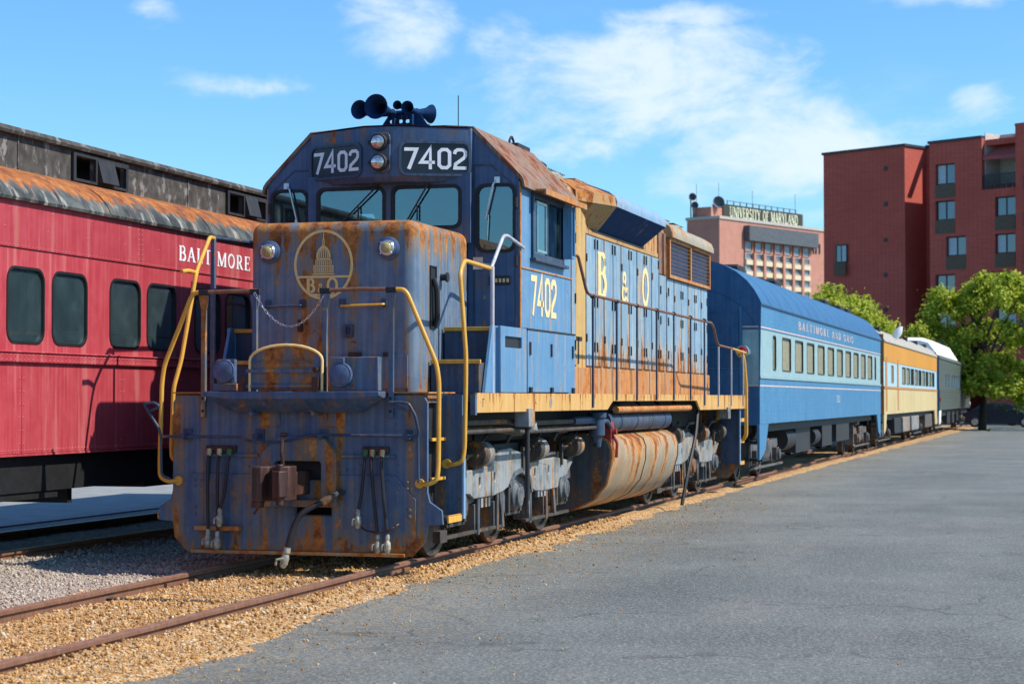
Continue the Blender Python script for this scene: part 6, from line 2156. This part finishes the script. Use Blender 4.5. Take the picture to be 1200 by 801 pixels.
# the lone window in the side wall
(a, b, z0, z1), = rects_on(0, [(980.5, 994, 287, 307.5)])
apt_window(a, b, z0, z1, -.32, wall1)
for v in (197.5, 239, 281, 322, 363):
    s_, z_ = face_st(FR, 0, 1038, v)
    m = Local(FR).box(s_ - .15, s_ + .15, -.05, -.001, z_ - .15, z_ + .15)
    AB.part('wall_vent', m.done(), M['wframe'], wall1)
for k, (a, b, z0, z1) in enumerate(bal):
    m = Local(FR).box(a, b, T3 + .36, T3 + 2.2, z0 - .2, z0).box(a, b, T3 + 2.2, T3 + 2.4, z0 - .2, z1).box(a, a + .06, T3 + .36, T3 + 2.2, z0, z1).box(b - .06, b, T3 + .36, T3 + 2.2, z0, z1)
    bc = AB.part('balcony', m.done(), M['stucco'], mw_)
    m = Local(FR)
    n_ = 22
    for i in range(n_ + 1):
        x = a + (b - a) * i / n_
        m.box(x - .02, x + .02, T3 + .05, T3 + .09, z0, z0 + 1.0)
    m.box(a, b, T3 + .03, T3 + .11, z0 + 1.0, z0 + 1.06)
    AB.part('balcony_rail', m.done(), M['wframe'], bc)
    m = Local(FR).box(a + (b - a) * .58, b - .25, T3 + 2.12, T3 + 2.19, z0 + .05, z0 + 2.1)
    AB.part('balcony_door', m.done(), M['wpane'], bc)
    if k == 0:
        zt = z0 + 2.3
        m = Local(FR).add([(a + .1, T3 + .0, zt), (b, T3 + .0, zt), (b, T3 + 2.2, zt + 1.6), (a + 1.2, T3 + 2.2, zt + 1.6), (a + .1, T3 + .0, zt - .25), (b, T3 + .0, zt - .25)], [(0, 1, 2, 3), (0, 4, 5, 1)])
        AB.part('awning', m.done(), M['awning'], bc)
        m = Local(FR)
        for i in range(5):
            x = a + .4 + i * (b - a - .8) / 4
            m.lathe((x, T3 + .5, z0), (x, T3 + .5, z0 + .35), [(0, .12), (1, .18)], 8)
        AB.part('flower_pots', m.done(), M['awning'], bc)
# stepped tower to the right of the balconies with more windows out of frame
m = Local(FR).box(s4 + .4, s4 + 6, T3 - .8, T3 - .002, GZ, z3 + .62)
tw = AB.part('wall', m.done(), M['brick'])
for k in range(5):
    z = wr[0][2] - fl_h * k
    apt_window(s4 + 1.2, s4 + 3.2, z, z + (wr[0][3] - wr[0][2]), T3 - 1.12, tw)

# low brick house with a gable behind the tree
HB = Thing('brick_house', (8.0, 138.0, GZ), 'low dark brick house half hidden behind the big tree', 'building')
m = MB().box(1.5, 26, 138, 150, GZ, 5.0)
hw_ = HB.part('wall', m, M['brick'])
m = MB().prism([(1.2, 5.0), (26.3, 5.0), (20, 8.5), (6, 8.5)], 'y', 137.8, 150.2)
HB.part('roof', m, M['spandrel'])
for x in (6.6, 10.5, 15):
    m = MB().box(x, x + 1.5, 137.93, 137.995, 3.0, 4.2)
    wn = HB.part('window', m, M['wframe'], hw_)
    m = MB().box(x + .08, x + 1.42, 137.90, 137.93, 3.08, 4.12)
    HB.part('pane', m, M['wpane'], wn)

# pink hospital block far away
r1 = ray(843, 256)
D = 690.0
C1 = CAM + r1 * (D / r1[1])
hd = math.pi / 2 - R(23.7)          # right-hand face recedes to the right
FH = frame_of((C1[0], C1[1], 0), hd)
HO = Thing('hospital_building', (C1[0], C1[1], GZ), 'pale pink brick hospital block with rooftop sign far behind', 'building')
HT = float(C1[2])


def right_face(u, v, t=0.0):
    return face_st(FH, t, u, v)


sr = right_face(962, 271)[0] + 12
# the frame's t axis points left, away from the lit face: left face runs along +t
pl_ = on_plane(805, 259, C1, FH[1])
tl = float(np.dot(pl_ - C1, FH[2]))
m = Local(FH).box(0, sr, 0, abs(tl), GZ, HT)
wl_ = HO.part('wall', m.done(), M['brickpink'])
m = Local(FH).box(-.4, sr, -.4, abs(tl) + .4, HT, HT + 1.0)
HO.part('parapet', m.done(), M['concrete'], wl_)
q0 = right_face(871.5, 263)
q1 = right_face(952.5, 286)
m = Local(FH).box(q0[0], q1[0], -2.5, -.05, right_face(873, 282)[1], q0[1] - .4)
HO.part('louvre_panel', m.done(), M['darkpanel'], wl_)
ucol = [872.5, 884, 895.5, 907, 918, 929, 940]
scol = [right_face(u, 300)[0] for u in ucol]
dw = (scol[-1] - scol[0]) / 6 * .66
rows = [right_face(884, 284.5)[1], right_face(884, 298)[1], right_face(884, 311)[1], right_face(884, 325)[1], right_face(884, 338)[1], right_face(884, 351)[1], right_face(884, 364)[1]]
hgt = (rows[1] - rows[2]) * .44
for ri, zt in enumerate(rows):
    hh = hgt * (1.75 if ri == 0 else 1)
    for ci, s_ in enumerate(scol):
        m = Local(FH).plate([(s_ - .3, zt - hh - .3), (s_ + dw + .3, zt - hh - .3), (s_ + dw + .3, zt + .3), (s_ - .3, zt + .3)], [[(s_, zt - hh), (s_ + dw, zt - hh), (s_ + dw, zt), (s_, zt)]], 'y', -.6, -.05)
        wn = HO.part('window', m.done(), M['concrete'] if ri else M['brickpink'], wl_)
        m = Local(FH).box(s_ - .1, s_ + dw + .1, -.25, -.1, zt - hh - .1, zt + .1)
        HO.part('pane', m.done(), M['hpane'], wn)
        if ri >= 1:
            m = Local(FH).box(s_ - .2, s_ + dw + .2, -1.0, -.05, zt - hh - 2.2, zt - hh - .5)
            HO.part('sunshade', m.done(), M['cream'], wn)
for s_ in scol[1:]:
    m = Local(FH).box(s_ - 2.2, s_ - .7, -1.4, -.05, GZ, rows[0] - hgt * 1.75 - .6)
    HO.part('pier', m.done(), M['brickpink'], wl_)
for u in (953, 956, 960):
    s_, z_ = right_face(u, 291)
    m = Local(FH).box(s_ - .4, s_ + .4, -.3, -.05, z_ - 2, z_ + 1.6)
    HO.part('slit_window', m.done(), M['wframe'], wl_)
# penthouse and sign
p0_ = right_face(845, 250, 6.0)
p1_ = right_face(941, 262, 6.0)
zs0 = HT + 1.0
m = Local(FH).box(p0_[0], p1_[0], 6.0, abs(tl) - 4, zs0, zs0 + 5.4)
ph = HO.part('penthouse', m.done(), M['spandrel'])
m = Local(FH).box(2, 9, abs(tl) * .35, abs(tl) - 1, zs0, zs0 + 3.6)
HO.part('penthouse', m.done(), M['brickpink'])
zb = zs0 + .8
txt = 'UNIVERSITY OF MARYLAND'
span = right_face(936, 258, 4.0)[0] - right_face(856, 250, 4.0)[0]
sx_ = span / text_width(txt, SERIF, 3.7, 1.0, .06)
st0 = right_face(856, 250, 4.0)[0]
m = Local(FH).box(st0 - 4, st0 + span + 3, 4.4, 5.0, zs0 + .2, zs0 + 5.2)
sg = HO.part('sign_board', m.done(), M['signdark'], ph)
m = MB()
lettering(m, txt, SERIF, lambda x, z, d: tuple(FH[0] + FH[1] * (st0 + x) + FH[2] * (4.38 - d * 30) + np.array([0, 0, zb + z])), 3.7, sx_, .06, .8)
HO.part('sign_letters', m, M['signletter'], sg, label='pale letters UNIVERSITY OF MARYLAND')
m = Local(FH)
for k in range(12):
    s_ = st0 + span * k / 11
    m.box(s_ - .15, s_ + .15, 5.2, 5.5, zs0 + 5.2, zs0 + 6.8)
m.box(st0, st0 + span, 5.2, 5.5, zs0 + 6.5, zs0 + 6.7)
HO.part('roof_railing', m.done(), M['darkpanel'], ph)
for s_, t_, h_ in ((2, abs(tl) * .8, 12), (10, abs(tl) * .5, 13), (34, 8, 12), (p1_[0] - 4, 7, 13)):
    m = Local(FH).box(s_ - .06, s_ + .06, t_ - .06, t_ + .06, zs0, zs0 + h_)
    HO.part('antenna', m.done(), M['darkpanel'], ph)
for s_, t_, r_, z_ in ((6, 5, 2.2, 5.0), (1.0, abs(tl) - 1, 1.4, 7.0), (1.0, abs(tl) - 2, 1.3, 4.0)):
    o_, e1_, e2_ = FH
    c_ = o_ + e1_ * s_ + e2_ * t_ + np.array([0, 0, zs0 + z_])
    m = MB().lathe(c_, c_ + np.array([.45, -.8, .15]) * 2.2, [(0, .3), (.3, r_ * .7), (1, r_), (.9, r_ * .95), (.4, r_ * .5)], 18)
    m.tube([tuple(c_), (c_[0], c_[1], zs0 - .5)], .25, 6)
    HO.part('dish_antenna', m, M['darkpanel'], ph)


# ------------------------------------------------------------------ trees
def tree(name, base, height, crown, n_leaf, label, trunk_r=.22, leaf=.17, seed=1):
    rnd = random.Random(seed)
    T = Thing(name, base, label, 'tree', 'trees')
    bx_, by_, bz_ = base
    m = MB()
    top = Vector((bx_ + rnd.uniform(-.3, .3), by_, bz_ + height * .62))
    pts = [Vector(base), Vector((bx_ + .08, by_, bz_ + height * .2)), Vector((bx_ - .05, by_ + .1, bz_ + height * .4)), top]
    n = 10
    rings = []
    for i, p in enumerate(pts):
        r = trunk_r * (1.25 if i == 0 else 1) * (1 - .22 * i)
        rings.append([(p.x + r * math.cos(2 * math.pi * k / n), p.y + r * math.sin(2 * math.pi * k / n), p.z) for k in range(n)])
    m.loft(rings)
    T.part('trunk', m, M['bark'])
    clumps = []
    for c_ in crown:                       # (dx, dy, z, rx, rz)
        q = Vector((bx_ + c_[0], by_ + c_[1], bz_ + c_[2]))
        st = pts[1].lerp(pts[3], rnd.uniform(.3, .9))
        mid = st.lerp(q, .5) + Vector((0, 0, .3))
        m = MB()
        rr = trunk_r * .42
        rg = []
        for p, r in ((st, rr), (mid, rr * .7), (q, rr * .25)):
            rg.append([(p.x + r * math.cos(2 * math.pi * k / 6), p.y + r * math.sin(2 * math.pi * k / 6), p.z) for k in range(6)])
        m.loft(rg)
        T.part('limb', m, M['bark'])
        ncl = max(5, int(c_[3] * c_[3] * 5))
        for _ in range(ncl):
            d = Vector((rnd.gauss(0, 1), rnd.gauss(0, 1), rnd.gauss(0, 1))).normalized() * (rnd.random() ** .4)
            clumps.append((q + Vector((d.x * c_[3], d.y * c_[3], d.z * c_[4])), rnd.uniform(.28, .62)))
    vs, fs = [], []
    per = max(6, n_leaf // len(clumps))
    for q, r in clumps:
        for _ in range(per):
            d = Vector((rnd.gauss(0, 1), rnd.gauss(0, 1), rnd.gauss(0, .75)))
            p = q + d * r * .55
            nrm = (d.normalized() + Vector((rnd.gauss(0, .6), rnd.gauss(0, .6), rnd.gauss(.5, .6)))).normalized()
            e1 = nrm.orthogonal().normalized()
            e1.rotate(__import__('mathutils').Quaternion(nrm, rnd.uniform(0, 6.28)))
            e2 = nrm.cross(e1)
            s_ = leaf * rnd.uniform(.6, 1.3)
            o = len(vs)
            vs += [p - e1 * s_, p + e2 * s_ * .45 + nrm * s_ * .12, p + e1 * s_, p - e2 * s_ * .45 + nrm * s_ * .12]
            fs.append((o, o + 1, o + 2, o + 3))
    m = MB()
    m.v = [tuple(v) for v in vs]
    m.f = fs
    me = bpy.data.meshes.new('crown')
    me.from_pydata([(v[0] - bx_, v[1] - by_, v[2] - bz_) for v in m.v], [], m.f)
    me.materials.append(M['leaf'])
    o = bpy.data.objects.new('crown', me)
    col.objects.link(o)
    o.parent = T.o
    return T


def at_depth(u, v, y):
    r = ray(u, v)
    return CAM + r * (y / r[1])


rt = random.Random(5)
ty = 110.0
b_ = at_depth(1151, 505, ty)
pxm = lambda u, v: at_depth(u, v, ty)
spots = [(1080, 405, 1.0), (1092, 380, 1.1), (1110, 360, 1.2), (1128, 345, 1.2), (1150, 345, 1.3), (1172, 345, 1.3), (1195, 350, 1.4), (1100, 410, 1.1), (1120, 395, 1.4), (1145, 385, 1.5), (1172, 385, 1.5), (1200, 390, 1.6), (1115, 425, 1.0),
         (1140, 425, 1.2), (1165, 425, 1.2), (1190, 428, 1.3), (1215, 360, 1.5), (1235, 390, 1.6), (1220, 425, 1.3), (1135, 362, 1.0), (1085, 425, .7), (1160, 446, .95), (1195, 450, 1.0), (1250, 370, 1.3), (1128, 445, .9), (1145, 455, .8), (1178, 460, .9), (1110, 440, .8), (1205, 462, .9), (1075, 388, .7), (1105, 345, .7), (1148, 332, .7), (1185, 333, .7), (1210, 448, 1.0), (1070, 412, .5)]
crown = []
for u, v, r_ in spots:
    p = pxm(u, v)
    crown.append((p[0] - b_[0], rt.uniform(-1.8, 1.8), p[2] - GZ, r_ * .80, r_ * .60))
tree('shade_tree', (b_[0], ty, GZ), 8.0, crown, 40000, 'large bright green tree in front of the brick apartment block', .19, .14, 3)
for k, (u0, vt, w_, dep, lab) in enumerate(((972, 338, 20, 92, 'green treetop behind the blue coach roof, nearest the pink building'), (1003, 350, 17, 95, 'green treetop rising behind the middle of the blue coach roof'), (1030, 378, 10, 98, 'small green treetop behind the join of blue and orange coaches'))):
    top_ = at_depth(u0, vt, dep)
    px_ = dep / FPX * 1.04
    rr = w_ * px_ * .72
    cr = []
    for j in range(7):
        cr.append((rt.uniform(-1, 1) * rr * .8, rt.uniform(-.8, .8), top_[2] - rr * .55 - rt.random() * rr * 1.5 - GZ, rr * .55, rr * .42))
    cr += [(rt.uniform(-1, 1) * rr * .5, 0, top_[2] - rr * .45 - GZ, rr * .5, rr * .4)]
    tree('street_tree', (float(top_[0]), dep, GZ), float(top_[2]) + .1, cr, 2600, lab, .15, .13, 20 + k)


# ------------------------------------------------------------------ parked cars
def car(x, y, rz, paintm, label, length=4.6):
    T = Thing('parked_car', (x, y, GZ), label, 'car', 'parked cars')
    T.o.rotation_euler[2] = rz
    h = length / 2

    def P(name, m, mat, parent=None, bev=0.0):
        me = mesh_of(m, name)
        me.materials.append(mat)
        o = bpy.data.objects.new(name, me)
        col.objects.link(o)
        o.parent = parent or T.o
        if bev:
            q = o.modifiers.new('bevel', 'BEVEL')
            q.width, q.segments, q.limit_method = bev, 3, 'ANGLE'
        return o
    side = [(-h, .35), (-h, .72), (-h + .1, .88), (-h + .9, .95), (h - 1.3, .93), (h - .25, .78), (h, .60), (h, .35), (h - .45, .22), (-h + .45, .22)]
    m = MB().loft([[(a, s * .9, z) for a, z in side] for s in (-1, -.98, .98, 1)])
    body = P('body', m, paintm, None, .05)
    roof = [(-h + .55, .94), (-h + 1.25, 1.36), (-h + 1.7, 1.44), (h - 2.0, 1.43), (h - 1.7, 1.37), (h - 1.0, .93)]
    rings = []
    for s, sh in ((-.80, 0), (-.66, 1), (.66, 1), (.80, 0)):
        rings.append([(a, s, .94 + (z - .94) * (1 if sh else .02)) for a, z in roof])
    m = MB().loft([[(a, s * (.80 - .16 * (z - .94) / .5), z) for a, z in roof] for s in (-1, 1)])
    gh = P('cabin', m, paintm, body, .05)
    for s in (-1, 1):
        for a0, a1 in ((-h + 1.0, -.35), (-.28, .55), (.62, h - 1.25)):
            k = 0.80 - .16 * .2
            m = MB().add([(a0, s * .79, .98), (a1, s * .79, .98), (a1 - .12, s * .675, 1.34), (a0 + .22, s * .675, 1.34)], [(0, 1, 2, 3)])
            P('side_window', m, M['carglass'], gh)
    m = MB().add([(h - 1.08, -.70, .97), (h - 1.08, .70, .97), (h - 1.66, .58, 1.37), (h - 1.66, -.58, 1.37)], [(0, 1, 2, 3)])
    P('windscreen', m, M['carglass'], gh)
    for s in (-1, 1):
        for a in (-h + .85, h - .9):
            m = MB().lathe((a, s * .72, .32), (a, s * .92, .32), [(0, .30), (.1, .32), (.9, .32), (1, .29)], 22)
            wl = P('wheel', m, M['tyre'], body)
            m = MB().lathe((a, s * .915, .32), (a, s * .93, .32), [(0, .20), (1, .18)], 14)
            P('rim', m, M['rim'], wl)
        m = MB().box(h - .12, h + .01, s * .62 - .18, s * .62 + .18, .60, .72)
        P('headlight', m, M['silver'], body, .02)
        m = MB().box(-h - .01, -h + .08, s * .62 - .18, s * .62 + .18, .66, .80)
        P('tail_lamp', m, M['red'], body, .02)
        m = MB().box(h - 1.45, h - 1.30, s * .98 - .08, s * .98 + .08, .95, 1.06)
        P('mirror', m, paintm, body, .02)
    return T


p = at_depth(1172, 500, 121)
car(p[0], 121, R(2), M['carblue'], 'dark navy sedan parked behind the tree trunk')
p = at_depth(1190, 500, 127)
car(p[0] + 1.2, 128, R(6), M['carsilver'], 'silver car parked behind the dark navy sedan')
